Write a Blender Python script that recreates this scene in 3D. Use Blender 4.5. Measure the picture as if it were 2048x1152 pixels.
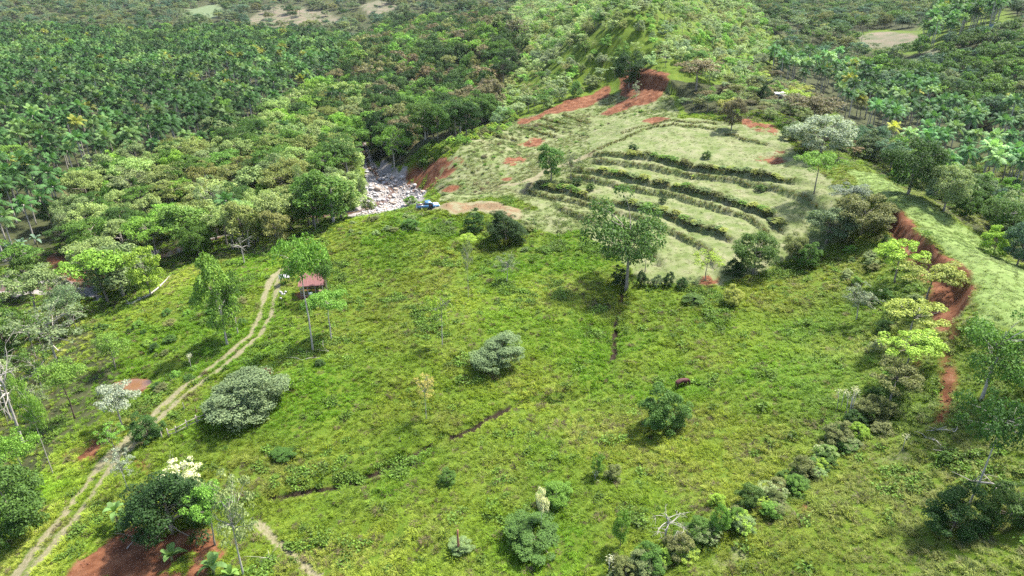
import bpy, math, random
import numpy as np
from mathutils import Vector, Matrix

# ------------------------------------------------------------------ camera, light, exposure
for _o in list(bpy.data.objects):
    bpy.data.objects.remove(_o, do_unlink=True)
SC = bpy.context.scene
COL = SC.collection
R = math.radians
CAM_Z, PITCH, F = 55.0, R(25.0), 1365.0          # F: focal length in pixels of the 2048 wide photograph
cam_d = bpy.data.cameras.new('camera')
cam = bpy.data.objects.new('camera', cam_d)
COL.objects.link(cam)
cam.location = (0, 0, CAM_Z)
cam.rotation_euler = (R(90) - PITCH, 0, 0)
cam_d.sensor_width = 36.0
cam_d.lens = 36.0 * F / 2048.0
cam_d.clip_start = 0.5
cam_d.clip_end = 8000
SC.camera = cam

SUN_EL, SUN_AZ = R(60), R(58)                     # azimuth from +Y (away from camera) towards +X (right)
w = bpy.data.worlds.new('World')
SC.world = w
w.use_nodes = True
nt = w.node_tree
nt.nodes.clear()
sky = nt.nodes.new('ShaderNodeTexSky')
sky.sky_type = 'NISHITA'
sky.sun_disc = False
sky.sun_elevation = SUN_EL
sky.sun_rotation = SUN_AZ
sky.dust_density = 2.0
bg = nt.nodes.new('ShaderNodeBackground')
bg.inputs['Strength'].default_value = 0.14
wo = nt.nodes.new('ShaderNodeOutputWorld')
nt.links.new(sky.outputs[0], bg.inputs[0])
nt.links.new(bg.outputs[0], wo.inputs[0])
sun_d = bpy.data.lights.new('sun', 'SUN')
sun_d.energy = 4.6
sun_d.angle = R(3.5)
sun_d.color = (1.0, 0.975, 0.93)
sun = bpy.data.objects.new('sun', sun_d)
COL.objects.link(sun)
sdir = Vector((math.sin(SUN_AZ) * math.cos(SUN_EL), math.cos(SUN_AZ) * math.cos(SUN_EL), math.sin(SUN_EL)))
sun.rotation_euler = sdir.to_track_quat('Z', 'Y').to_euler()
sun.location = (150, 100, 250)
SC.view_settings.view_transform = 'Standard'
SC.view_settings.look = 'None'
SC.view_settings.gamma = 1.0
SC.view_settings.use_curve_mapping = False
SC.view_settings.exposure = 1.78
HAZE = 0.000025
SC.render.engine = 'CYCLES'
cy = SC.cycles
cy.max_bounces = 5
cy.diffuse_bounces = 3
cy.glossy_bounces = 2
cy.transmission_bounces = 3
cy.transparent_max_bounces = 4
cy.volume_bounces = 0
cy.use_denoising = False
cy.denoising_prefilter = 'ACCURATE'
cy.sample_clamp_indirect = 6.0

# ------------------------------------------------------------------ pixel <-> world
CP, SP = math.cos(PITCH), math.sin(PITCH)
def ray(u, v):
    a, b = (np.asarray(u, float) - 1024) / F, (np.asarray(v, float) - 576) / F
    return a, CP - b * SP, -SP - b * CP           # forward + right*a - up*b
def proj(x, y, z):
    dz = z - CAM_Z
    dep = np.maximum(y * CP - dz * SP, 1e-3)
    up = y * SP + dz * CP
    return 1024 + F * x / dep, 576 - F * up / dep, dep

# ------------------------------------------------------------------ noise
class Noise:
    def __init__(s, seed): s.t = np.random.default_rng(seed).random((256, 256))
    def n(s, x, y):
        xi, yi = np.floor(x).astype(int), np.floor(y).astype(int)
        fx, fy = x - xi, y - yi
        fx, fy = fx * fx * (3 - 2 * fx), fy * fy * (3 - 2 * fy)
        t = s.t
        a, b = t[xi & 255, yi & 255], t[(xi + 1) & 255, yi & 255]
        c, d = t[xi & 255, (yi + 1) & 255], t[(xi + 1) & 255, (yi + 1) & 255]
        return (a + (b - a) * fx) * (1 - fy) + (c + (d - c) * fx) * fy - 0.5
    def f(s, x, y, oct=4):
        r, a = 0, 1.0
        for i in range(oct):
            r = r + a * s.n(x + 17.3 * i, y - 9.1 * i)
            x, y, a = x * 2.03, y * 2.03, a * 0.5
        return r
NZ, NZ2, NZ3 = Noise(1), Noise(2), Noise(3)

# ------------------------------------------------------------------ terrain: surveyed heights (pixel u, v, height above the meadow)
CTRL = [
 # meadow and its gully
 (1000,720,0),(1240,595,1.0),(1230,700,-.5),(1200,780,-1.5),(1050,805,-2.0),(830,905,-3.2),(680,968,-4.2),(540,1000,-5.0),
 (900,520,1.6),(760,550,.6),(720,700,-1),(560,780,-3),(450,880,-4.6),(870,640,.4),(1100,640,1.0),(640,820,-2.9),(850,780,-1.6),
 (1300,820,-.4),(1300,900,.4),(1100,900,-.6),(1000,1000,-1.4),(1200,1050,.4),(1000,1140,-1.8),(750,1050,-3.6),(620,1130,-5),(1350,740,.3),
 (1120,520,2.2),(1050,470,3.0),
 # crest of the knoll and the pad
 (700,445,3.0),(800,432,4.2),(870,415,4.8),(930,412,5.0),(1000,425,4.8),(640,480,1.2),(960,395,4.6),(880,392,4.2),
 # track and shed
 (560,540,-1.4),(540,620,-2.4),(480,700,-3.5),(400,770,-4.6),(320,830,-5.6),(220,930,-6.6),(120,1060,-7.6),(60,1140,-8.2),(615,590,-.9),
 # left slope down to the river
 (300,610,-5.5),(400,585,-3.8),(255,768,-7.6),(150,680,-9.5),(150,560,-13),(200,590,-11.5),(60,620,-12),(250,500,-12),(400,500,-8),(130,860,-8.0),
 (30,950,-9.5),(-150,700,-14),(-200,1000,-12),(-100,560,-14),
 # mound of earth
 (340,1085,-5.2),(200,1125,-6.2),(450,1040,-5.0),(300,1010,-5.8),(440,1140,-5.0),
 # river and its banks
 (780,380,-6.5),(745,340,-6.5),(725,300,-6.5),(840,386,-6),(740,425,-6),(690,360,-6),(715,270,-6.4),
 (600,350,-6),(450,400,-8.5),(640,250,-6),
 # cut bank by the river
 (830,290,3.5),(900,275,4.5),(800,330,-3.5),(815,370,-5.6),(870,380,-1),(870,330,2.2),(770,300,-5),
 # plantation floor
 (100,420,-11),(-200,420,-12),(300,300,-8),(100,250,-9),(-200,250,-9),(500,200,-6.5),(200,130,-7),(-200,130,-7),(700,120,-4),(450,120,-6),(100,65,-3),(400,60,-2),(650,55,0),
 (800,200,-3),(760,240,-5),(900,190,0),(800,100,0),(900,60,4),
 # slipped hillside left of the terraces
 (1050,305,5),(1150,275,8),(950,350,3.2),(1030,345,4.6),(1000,385,4.6),(1060,242,7.5),(1120,215,9.5),(1215,182,13),(1240,205,12),(1150,195,11.5),(1000,225,4),(960,265,3),
 (1290,150,20.5),(1275,172,17),(1255,210,12.5),(1320,160,20),(1230,150,17.5),(1330,215,13.5),
 # terraces
 (1400,282,13),(1250,292,11.6),(1540,312,12.6),(1340,240,14),(1450,250,14.5),(1075,382,5),(1200,332,9.2),(1640,400,10.8),(1400,345,9.9),(1400,400,7.2),(1500,470,5.3),
 (1300,450,4.6),(1250,545,2.0),(1330,540,2.3),(1450,545,2.6),(1150,420,5.2),(1200,470,3.6),(1570,500,4.4),(1640,440,8.2),(1560,400,8.8),(1290,380,7.4),
 # the long wooded ridge behind
 (1300,120,24),(1250,60,33),(1260,0,42.5),(1160,50,29),(1100,110,19),(1000,160,6),(1000,70,12),(1060,20,24),(1400,100,25),(1380,30,34),(1500,90,18),(1450,160,19),(1500,170,17),
 (1568,200,14.5),(1540,235,15.5),(1600,260,14),(1640,310,13.5),
 # right valley of palms, grassy spur
 (1720,240,4),(1660,180,6),(1760,310,5.5),(1860,345,1.5),(1960,385,1),(2040,330,1),(2150,420,0),(2040,420,2),(1900,280,1.5),(2300,500,-2),
 (1700,340,12.8),(1760,365,13.2),(1770,405,13.4),(1850,425,13.6),(1950,510,13.8),(2045,580,14.5),(1870,480,14),(1945,545,14.2),(1955,600,14),(2000,650,14.2),
 (1905,455,11.5),(1990,530,10.8),(2060,545,9.5),(1840,385,10),(2200,650,12),(1905,650,12.4),
 # foot of the red bank, slope to the meadow
 (1772,452,10.6),(1845,530,10.6),(1885,610,10.4),(1870,660,10.0),(1800,560,8.4),(1700,520,5.9),(1600,565,3.4),(1650,700,3.2),(1500,650,1.4),(1750,750,6.6),(1810,690,8.3),
 (1860,850,7.6),(1900,760,9.4),(1960,850,9.8),(2040,780,13),(2040,1000,11),(1930,1020,8.2),(1700,900,4.8),(1600,1000,3.8),(1400,1140,2.2),(1700,1080,5.4),(2000,1140,9.4),
 (1500,850,1.4),(1480,960,1.8),(1600,880,2.8),(2250,900,15),(2250,1140,13),
 # far right
 (1700,150,6),(1770,80,15),(1770,105,10),(1600,60,12),(1560,120,10),(1950,60,24),(1880,90,17),(1850,130,9),(2000,160,10),(2045,250,3),(1500,20,22),(1700,20,22),(2040,0,34),(1850,15,27),(2250,150,14),(2250,50,30),
 # far left
 (100,20,12),(600,15,15),(850,15,18),(350,25,9),(-200,20,12),
]
WPTS = [(-33,163,-1.5),(-42,160,-1.5),(-24,166,-.5),(-30,171,-5),(-45,168,-5.5),(-17,170,0),(0,15,-3),(-45,15,-9),(45,15,5),(-120,40,-15),(110,40,14),(-200,100,-16),(190,110,8),(-300,150,-14),(300,200,4),
        (-900,900,20),(-1500,1500,80),(-700,1600,85),(0,1700,95),(200,900,60),(700,1600,95),(1500,1500,95),(900,900,50),(500,600,34),(-400,1100,22),(0,1000,35),(450,1000,50),
        (-800,500,-6),(-1200,800,5),(800,400,25),(1300,700,45),(0,-60,-3),(-200,-60,-15),(200,-60,12),(90,420,46),(110,520,46)]
def _tps(P, Zv, lam=0.02):
    n = len(P)
    S = 100.0
    Pn = P / S
    d2 = ((Pn[:, None] - Pn[None]) ** 2).sum(-1)
    K = 0.5 * d2 * np.log(d2 + 1e-12)
    A = np.zeros((n + 3, n + 3))
    A[:n, :n] = K + lam * np.eye(n) * 0.01
    A[:n, n] = 1; A[:n, n + 1:] = Pn
    A[n, :n] = 1; A[n + 1:, :n] = Pn.T
    s = np.linalg.solve(A, np.concatenate([Zv, np.zeros(3)]))
    def ev(x, y):
        x, y = np.ravel(x) / S, np.ravel(y) / S
        out = np.empty(len(x))
        for i in range(0, len(x), 20000):
            xs, ys = x[i:i + 20000], y[i:i + 20000]
            q = (xs[:, None] - Pn[:, 0]) ** 2 + (ys[:, None] - Pn[:, 1]) ** 2
            out[i:i + 20000] = (0.5 * q * np.log(q + 1e-12)) @ s[:n] + s[n] + xs * s[n + 1] + ys * s[n + 2]
        return out
    return ev
_c = np.array(CTRL, float)
_a, _b, _e = ray(_c[:, 0], _c[:, 1])
_t = (_c[:, 2] - CAM_Z) / _e
_pw = np.array(WPTS, float)
TP = np.concatenate([np.stack([_a * _t, _b * _t], 1), _pw[:, :2]])
TZ = np.concatenate([_c[:, 2], _pw[:, 2]])
tps = _tps(TP, TZ)

def axis(lo, fine0, fine1, hi, st, grow=1.045):
    mid = list(np.arange(fine0, fine1, st))
    up, d = [], st
    x = fine1
    while x < hi:
        up.append(x); d *= grow; x += d
    up.append(hi)
    dn, d = [], st
    x = fine0
    while x > lo:
        d *= grow; x -= d; dn.append(x)
    return np.array(dn[::-1] + mid + up)
GX = axis(-2600, -125, 135, 2600, 0.62)
GY = axis(-60, 40, 255, 2600, 0.62, 1.03)
NX, NY = len(GX), len(GY)
MX, MY = np.meshgrid(GX, GY)
# thin-plate height on a coarse grid, then refined
cx_ = np.unique(np.concatenate([GX[::4], GX[-1:]])); cy_ = np.unique(np.concatenate([GY[::4], GY[-1:]]))
cxm, cym = np.meshgrid(cx_, cy_)
CZ = tps(cxm, cym).reshape(cxm.shape)
def interp(gx, gy, gz, x, y):
    i = np.clip(np.searchsorted(gx, x) - 1, 0, len(gx) - 2)
    j = np.clip(np.searchsorted(gy, y) - 1, 0, len(gy) - 2)
    fx = np.clip((x - gx[i]) / (gx[i + 1] - gx[i]), 0, 1)
    fy = np.clip((y - gy[j]) / (gy[j + 1] - gy[j]), 0, 1)
    return (gz[j, i] * (1 - fx) + gz[j, i + 1] * fx) * (1 - fy) + (gz[j + 1, i] * (1 - fx) + gz[j + 1, i + 1] * fx) * fy
GZ = interp(cx_, cy_, CZ, MX, MY)
GZ = np.clip(GZ, -17, 140)
def hgt(x, y): return interp(GX, GY, GZ, np.asarray(x, float), np.asarray(y, float))
TS = np.concatenate([np.arange(20, 320, 0.25), np.geomspace(320, 4000, 1500)])
def hit(u, v):
    """first point of the ground seen along the ray of a pixel"""
    a, b, e = ray(u, v)
    x, y, z = a * TS, b * TS, CAM_Z + e * TS
    below = np.nonzero(z < hgt(x, y))[0]
    k = below[0] if len(below) else len(TS) - 1
    return float(x[k]), float(y[k]), float(hgt(x[k], y[k]))
def line(pts, step=1.0):
    """pixel polyline -> densified world polyline on the ground"""
    w_ = [np.array(hit(*p)[:2]) for p in pts]
    out = [w_[0]]
    for p, q in zip(w_[:-1], w_[1:]):
        n = max(1, int(np.linalg.norm(q - p) / step))
        out += [p + (q - p) * (k + 1) / n for k in range(n)]
    return np.array(out)
def near_line(L, x, y):
    """distance and signed side (positive on the left of the line's direction) from points to a dense polyline"""
    d = np.full(x.shape, 1e9); s = np.zeros(x.shape)
    p, q = L[:-1], L[1:]
    for k in range(len(p)):
        e = q[k] - p[k]; l2 = max(e @ e, 1e-9)
        t = np.clip(((x - p[k][0]) * e[0] + (y - p[k][1]) * e[1]) / l2, 0, 1)
        dx, dy = x - p[k][0] - t * e[0], y - p[k][1] - t * e[1]
        dd = np.hypot(dx, dy)
        m = dd < d
        d[m] = dd[m]
        s[m] = np.sign(e[0] * dy - e[1] * dx)[m]
    return d, s
def in_poly(poly, u, v):
    inside = np.zeros(np.shape(u), bool)
    n = len(poly)
    for i in range(n):
        (x0, y0), (x1, y1) = poly[i], poly[(i + 1) % n]
        c = ((y0 > v) != (y1 > v)) & (u < (x1 - x0) * (v - y0) / ((y1 - y0) or 1e-9) + x0)
        inside ^= c
    return inside

# ------------------------------------------------------------------ terrain: cuts, steps, masks
def Z1(zx, zy): return (1000 + zx / 2.88, 220 + zy / 2.88)
def Z2(zx, zy): return (680 + zx / 2.88, zy / 2.88)
GULLY = [(1246,582),(1236,620),(1230,660),(1229,700),(1215,745),(1198,772),(1170,792),(1110,800),(1050,806),(1000,822),(950,850),(900,872),(830,905),(770,938),(700,965),(640,978),(590,990),(540,1000)]
TRACK = [(20,1180),(75,1110),(130,1045),(180,975),(215,930),(255,890),(300,845),(360,790),(420,745),(470,705),(510,668),(530,630),(540,590),(552,560),(572,538)]
FOOT = [(515,1050),(548,1078),(575,1100),(600,1125),(640,1160)]
BENCH = [(1800,905),(1780,905),(1700,950),(1610,995),(1530,1050),(1440,1105),(1360,1150)]
TERR = {   # name: pixel polyline from left to right; uphill is on the far side
 'A': [Z1(*p) for p in [(520,262),(620,215),(700,175),(790,138),(870,108),(1000,88),(1150,92),(1240,110)]],
 'A2': [Z1(*p) for p in [(700,140),(800,105),(900,80),(1000,62),(1150,66),(1250,80)]],
 'A3': [Z1(*p) for p in [(1310,135),(1400,165),(1460,180),(1530,200)]],
 'B': [Z1(*p) for p in [(545,265),(720,275),(900,288),(1000,318),(1150,348),(1350,378),(1550,402),(1690,425)]],
 'C': [Z1(*p) for p in [(545,298),(700,315),(850,325),(1000,350),(1200,377),(1400,408),(1600,455),(1750,505),(1815,550),(1845,610)]],
 'D': [Z1(*p) for p in [(430,355),(600,385),(750,412),(900,432),(1050,468),(1200,503),(1350,545),(1500,585),(1590,630),(1625,690)]],
 'E': [Z1(*p) for p in [(410,382),(600,422),(800,455),(1000,495),(1150,540),(1300,590),(1430,615),(1505,660),(1540,715),(1530,770)]],
 'F': [Z1(*p) for p in [(170,440),(300,460),(420,490),(560,530),(760,560),(930,605),(1050,645),(1200,705),(1330,755)]],
 'G': [Z1(*p) for p in [(150,462),(300,500),(420,520),(600,560),(740,600),(880,652),(1000,700),(1100,745),(1180,790),(1225,840),(1235,890)]],
 'H': [Z1(*p) for p in [(345,570),(450,612),(560,652),(700,700),(830,770),(900,850)]],
 'S1': [Z2(*p) for p in [(1030,738),(1100,755),(1180,775),(1240,785)]],
 'S2': [Z2(*p) for p in [(1130,718),(1190,735),(1260,755)]],
 'S3': [Z2(*p) for p in [(1165,685),(1230,703),(1300,722)]],
 'S4': [Z2(*p) for p in [(1285,662),(1350,685),(1440,712)]],
 'S5': [Z2(*p) for p in [(830,770),(900,785),(1010,806)]],
}
L_GULLY, L_TRACK, L_FOOT, L_BENCH = line(GULLY), line(TRACK), line(FOOT), line(BENCH)
L_TERR = {k: line(v, 0.6) for k, v in TERR.items()}
RIVER_W = np.array([hit(722,280)[:2], hit(735,315)[:2], hit(760,352)[:2], hit(785,380)[:2], (-46,186), (-62,180), (-80,170), (-94,158), (-106,148), (-130,150), (-190,150), (-300,150)])
L_RIVER = []
for p, q in zip(RIVER_W[:-1], RIVER_W[1:]):
    n = max(1, int(np.linalg.norm(q - p) / 2))
    L_RIVER += [p + (q - p) * k / n for k in range(n)]
L_RIVER = np.array(L_RIVER + [RIVER_W[-1]])
POND = np.array(hit(262, 768)[:2])
PAD = np.array(hit(930, 412)[:2])
SHED = np.array(hit(622, 588)[:2])

near = (MX > -140) & (MX < 150) & (MY > 35) & (MY < 330)
nx, ny = MX[near], MY[near]
gz = GZ[near]
dG, _ = near_line(L_GULLY, nx, ny)
dT, _ = near_line(L_TRACK, nx, ny)
dF, _ = near_line(L_FOOT, nx, ny)
dB, _ = near_line(L_BENCH, nx, ny)
dR, _ = near_line(L_RIVER, nx, ny)
dP = np.hypot((nx - POND[0]) / 3.4, (ny - POND[1]) / 2.4)
wob = NZ.f(nx / 2.1, ny / 2.1, 3)
gz = gz + 0.8 * NZ2.f(nx / 9, ny / 9, 4) + 0.38 * NZ3.f(nx / 1.9, ny / 1.9, 3) * (dT > 2)
gz -= .9 * np.exp(-(dG / (0.75 + 0.25 * wob)) ** 2) * (0.6 + 0.8 * np.clip(NZ3.n(nx / 6, ny / 6) + .5, 0, 1))
gz -= 0.10 * np.exp(-(dT / 1.7) ** 2)
gz -= 0.15 * np.exp(-(dF / 0.6) ** 2)
gz -= 1.2 * np.exp(-(dR / 4.0) ** 2)
pondz = float(hgt(*POND)) - 0.25
gz = np.where(dP < 1.6, gz + (np.minimum(gz, pondz - 0.5 + 0.5 * np.clip(dP - 0.8, 0, 1) * 1.3) - gz) * np.clip((1.5 - dP) / 0.5, 0, 1), gz)
for k, L in L_TERR.items():
    d, s = near_line(L, nx, ny)
    A = 0.8 if k[0] in 'BCDEFGH' else 0.35
    gz += A * s * np.exp(-d / 2.2) * np.clip(d / 0.35, 0, 1)
for pl, amp, wdt, ref in (([(1775,412),(1790,440),(1822,478),(1858,512),(1900,548),(1928,580),(1926,620),(1905,655)], 1.5, 2.6, (1960, 500)), ([(1262,160),(1290,160),(1320,165),(1340,175)], 2.0, 4.0, (1300, 130)), ([(815,345),(840,320),(880,305)], 1.6, 3.5, (900, 290))):
    L = line(pl); d, s = near_line(L, nx, ny)
    rx_, ry_, _ = hit(*ref)
    s *= near_line(L, np.array([rx_]), np.array([ry_]))[1][0] or 1
    gz += amp * s * np.exp(-d / wdt) * np.clip(d / .5, 0, 1)
shed_z = float(hgt(*SHED))
GZ[near] = gz
sp = np.hypot(MX - SHED[0], MY - SHED[1]) < 5.0
GZ[sp] = GZ[sp] * .25 + .75 * shed_z
far = MY > 330
GZ[far] += 5.0 * NZ.f(MX[far] / 120, MY[far] / 120, 4) * np.clip((MY[far] - 330) / 300, 0, 1)
GU, GV, GD = proj(MX, MY, GZ)
jit = 1.0 / np.maximum(GD, 30) * F
WU = GU + 1.6 * jit * NZ.f(MX / 3.0, MY / 3.0, 4)
WV = GV + 0.7 * jit * NZ2.f(MX / 3.0, MY / 3.0, 4)
def mpoly(polys, yr=(0, 4000)):
    m = np.zeros(MX.shape)
    for p in polys:
        m[in_poly(p, WU, WV)] = 1
    return m * ((MY > yr[0]) & (MY < yr[1]))
def blur(a, n=1):
    for _ in range(n):
        b = a.copy()
        b[1:-1, 1:-1] = (a[1:-1, 1:-1] * 2 + a[:-2, 1:-1] + a[2:, 1:-1] + a[1:-1, :-2] + a[1:-1, 2:]) / 6
        a = b
    return a
soil = mpoly([
 [Z2(1030,690),Z2(1120,670),Z2(1300,575),Z2(1450,545),Z2(1530,490),Z2(1560,505),Z2(1540,560),Z2(1440,610),Z2(1330,640),Z2(1180,665),Z2(1080,720),Z2(1030,710)],
 [Z2(1500,660),Z2(1620,580),Z2(1720,560),Z2(1735,500),Z2(1745,395),Z2(1900,420),Z2(1880,510),Z2(1810,590),Z2(1680,610),Z2(1560,670)],
 [Z2(1600,430),Z2(1690,385),Z2(1760,395),Z2(1740,500),Z2(1690,560),Z2(1620,560)],
 [Z2(1730,700),Z2(1830,670),Z2(1900,685),Z2(1800,720)],
 [Z2(930,940),Z2(980,895),Z2(1080,905),Z2(1050,940),Z2(980,955)],
 [Z2(1010,840),Z2(1120,795),Z2(1180,810),Z2(1130,850)],
 [Z2(570,1105),Z2(640,1065),Z2(700,1070),Z2(650,1110)],
 [Z2(925,1025),Z2(980,1015),Z2(1000,1040),Z2(950,1050)],
 [Z2(355,1055),Z2(390,980),Z2(470,925),Z2(640,895),Z2(730,925),Z2(650,1000),Z2(570,1045),Z2(525,1100),Z2(430,1100)],
 [(880,412),(905,402),(985,405),(1050,420),(1040,440),(990,428),(950,422),(910,428)],
 [(1782,418),(1800,420),(1838,460),(1880,500),(1945,545),(1948,590),(1928,630),(1905,655),(1880,640),(1876,605),(1858,572),(1836,542),(1812,512),(1784,478),(1774,445)],
 [(1848,590),(1890,585),(1905,660),(1900,690),(1870,660),(1850,620)],
 [(1832,690),(1858,690),(1850,780),(1826,785)],[(1890,650),(1914,660),(1908,770),(1898,862),(1874,872),(1874,815),(1888,740)],
 [(1385,560),(1440,545),(1445,570),(1400,572)],
 [(1510,320),(1560,300),(1575,320),(1540,330)],[(1470,235),(1560,255),(1550,270),(1500,258)],
 [(110,912),(150,880),(215,870),(200,900),(160,925)],[(170,915),(200,905),(185,935)],
 [(265,915),(290,930),(310,950),(300,955),(270,940)],
 [(105,1170),(140,1130),(210,1080),(270,1050),(300,1070),(420,1060),(450,1100),(420,1170)],
 [(240,760),(290,752),(300,775),(285,790),(245,788)],
 [(655,945),(690,935),(690,950)],[(580,1090),(605,1098),(600,1110),(580,1105)],
 [(650,1140),(700,1150),(720,1175),(660,1170)],[(1590,1005),(1640,1005),(1630,1030),(1600,1020)],
 [(85,515),(120,505),(150,530),(195,555),(200,580),(160,570),(120,555)],
 [(1600,840),(1640,835),(1645,850)],
])
soil[(np.hypot(MX - SHED[0], MY - SHED[1]) < 3.4)] = 0.8
path = np.zeros(MX.shape)
pt = np.exp(-((np.abs(dT + .5 * wob * .6) - 1.05) / 0.52) ** 2) * np.clip(1.05 + 1.0 * NZ3.n(nx / 3, ny / 3), 0, 1) + 0.55 * np.exp(-(dT / (2.2 + wob)) ** 4) * np.clip(.5 + 1.2 * NZ2.n(nx / 7, ny / 7), 0, 1)
pt = np.maximum(pt, np.exp(-(dF / 0.55) ** 4))
pt = np.maximum(pt, 0.7 * np.exp(-(dB / (1.8 + 2 * wob)) ** 4) * np.clip(.3 + 1.4 * NZ2.f(nx / 8, ny / 8, 3), 0, 1))
for pl in ([Z1(150,462),Z1(200,400),Z1(270,340)], [Z1(270,345),Z1(420,300),Z1(540,240)], [(860,418),(890,413)], [Z1(0,440),Z1(120,420),Z1(200,390)]):
    d, _ = near_line(line(pl), nx, ny)
    pt = np.maximum(pt, .9 * np.exp(-(d / 1.2) ** 4))
path[near] = np.clip(pt, 0, 1)
dry = blur(mpoly([
 [(1020,390),(1060,340),(1180,300),(1220,240),(1400,235),(1560,262),(1600,310),(1660,360),(1740,440),(1640,500),(1560,530),(1450,570),(1290,570),(1220,500),(1150,450),(1080,420)],
 [(880,330),(960,260),(1050,235),(1330,160),(1360,235),(1220,245),(1180,300),(1060,345),(1020,395),(880,405),(870,370)],
 [(1030,420),(1080,420),(1160,455),(1120,470),(1040,450)],
], (60, 330)), 2)
spur = blur(mpoly([[(1690,335),(1760,350),(1860,410),(1960,480),(2060,545),(2300,640),(2300,800),(2060,680),(1960,640),(1950,560),(1870,480),(1790,415),(1730,385)]], (60, 220)), 2)
stone = mpoly([[(712,285),(732,285),(748,338),(795,352),(852,382),(845,400),(830,430),(700,440),(722,385),(732,350)], [(120,560),(200,575),(195,605),(150,590)]], (135, 320)) * ((MY > 168) | (MX < -60))
stone[near] = np.maximum(stone[near], (dR < np.where((nx < -46) & (nx > -92), 1.6, 5.5 + 3 * wob)) * (ny > 140))
PALM_L = [(-500,55),(250,72),(480,68),(720,95),(680,150),(640,190),(560,230),(470,300),(380,330),(170,370),(150,470),(80,520),(-500,640)]
BELT = [(-500,660),(0,570),(90,510),(150,470),(170,365),(400,325),(560,230),(650,190),(730,215),(715,280),(712,330),(712,400),(700,430),(640,470),(560,505),(490,512),(380,520),(340,552),(270,595),(195,640),(205,560),(150,520),(100,560),(60,600)]
LEFTLOW = [(-500,640),(0,580),(110,600),(180,650),(245,720),(225,760),(190,850),(110,900),(60,960),(-500,1180)]
CENTRE = [(720,95),(800,50),(1000,50),(1050,110),(1000,200),(975,255),(900,282),(840,292),(805,335),(742,320),(735,210),(650,190),(690,140)]
RIDGE = [(1000,50),(1080,-40),(1480,-40),(1560,90),(1520,160),(1440,205),(1360,160),(1330,140),(1245,158),(1190,178),(1085,222),(985,256),(1000,195),(1050,110)]
HUTSLOPE = [(1340,160),(1440,170),(1520,150),(1600,180),(1700,290),(1720,330),(1660,330),(1600,300),(1560,250),(1460,235),(1370,225)]
PALM_R = [(1520,150),(1690,150),(1740,200),(1850,200),(1900,265),(2048,250),(2500,320),(2500,520),(2048,405),(1960,395),(1830,350),(1730,285),(1640,190),(1560,172)]
RIGHTEDGE = [(1690,290),(1740,290),(1840,355),(1960,395),(2048,405),(2500,520),(2500,640),(2048,530),(1960,470),(1860,400),(1760,350)]
RIGHTHILL = [(1700,150),(1850,105),(1900,90),(2048,50),(2500,40),(2500,320),(2048,250),(1900,265),(1850,200),(1740,200)]
FARRIGHT = [(1480,-40),(2500,-60),(2500,40),(2048,50),(2010,15),(1960,10),(1860,45),(1840,62),(1760,58),(1705,70),(1730,105),(1800,110),(1850,105),(1700,150),(1540,150),(1560,90)]
FARLEFT = [(-500,-40),(1080,-40),(1000,50),(800,50),(720,95),(480,68),(250,72),(-500,55)]
PALMROW = [(1835,92),(1865,48),(1960,12),(2012,16),(2000,48),(1950,66),(1900,84),(1860,100)]
fores = blur(mpoly([PALM_L, BELT, LEFTLOW, CENTRE, PALM_R, RIGHTEDGE, RIGHTHILL, FARRIGHT, FARLEFT, HUTSLOPE], (70, 4000)), 1)
fores *= (spur < .5)
field = mpoly([[(1708,76),(1760,62),(1835,68),(1850,84),(1800,92),(1745,100)], [(490,45),(530,10),(655,20),(690,48),(560,62)], [(715,10),(760,0),(800,15),(760,40)], [(1840,98),(1900,92),(2030,46),(2048,56),(1960,80),(1850,118)]], (200, 1600))
meadowfar = mpoly([[(360,26),(420,6),(462,24),(400,44)], [(0,20),(30,10),(30,30)], [(1760,150),(1850,105),(1900,92),(1880,120),(1800,160)]], (200, 1600))
soil[near] = np.maximum(soil[near], 0.0 * (np.exp(-(dG / 0.5) ** 4)) * np.clip(.75 + 1.6 * NZ2.f(nx / 5, ny / 5, 2), 0, 1))
soil = blur(soil, 3) * (1 - .6 * (NZ2.f(MX / 2.6, MY / 2.6, 3) > .2) * (GU < 1700) * (MY < 330) * ~((GU > 1030) & (GU < 1350) & (GV < 250)))
GZ += soil * (MY < 330) * (.34 * NZ.f(MX / 2.6, MY / 2.6, 4) + .1 * NZ2.f(MX / .9, MY / .9, 2))
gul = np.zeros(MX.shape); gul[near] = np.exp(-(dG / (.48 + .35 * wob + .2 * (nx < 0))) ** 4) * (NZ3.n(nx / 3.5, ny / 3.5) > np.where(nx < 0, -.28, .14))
padm = blur(mpoly([[(875,414),(905,402),(985,404),(1052,420),(1042,440),(990,430),(950,424),(910,430)]], (100, 220)), 2)
soil = soil * (1 - .5 * padm); path = np.maximum(path, padm)
MASK = {'gully': gul, 'soil': soil, 'path': path, 'dry': dry, 'spur': spur, 'stone': blur(stone), 'litter': fores, 'field': blur(field), 'farmeadow': meadowfar}
def mk(name, x, y): return interp(GX, GY, MASK[name], x, y)

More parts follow.
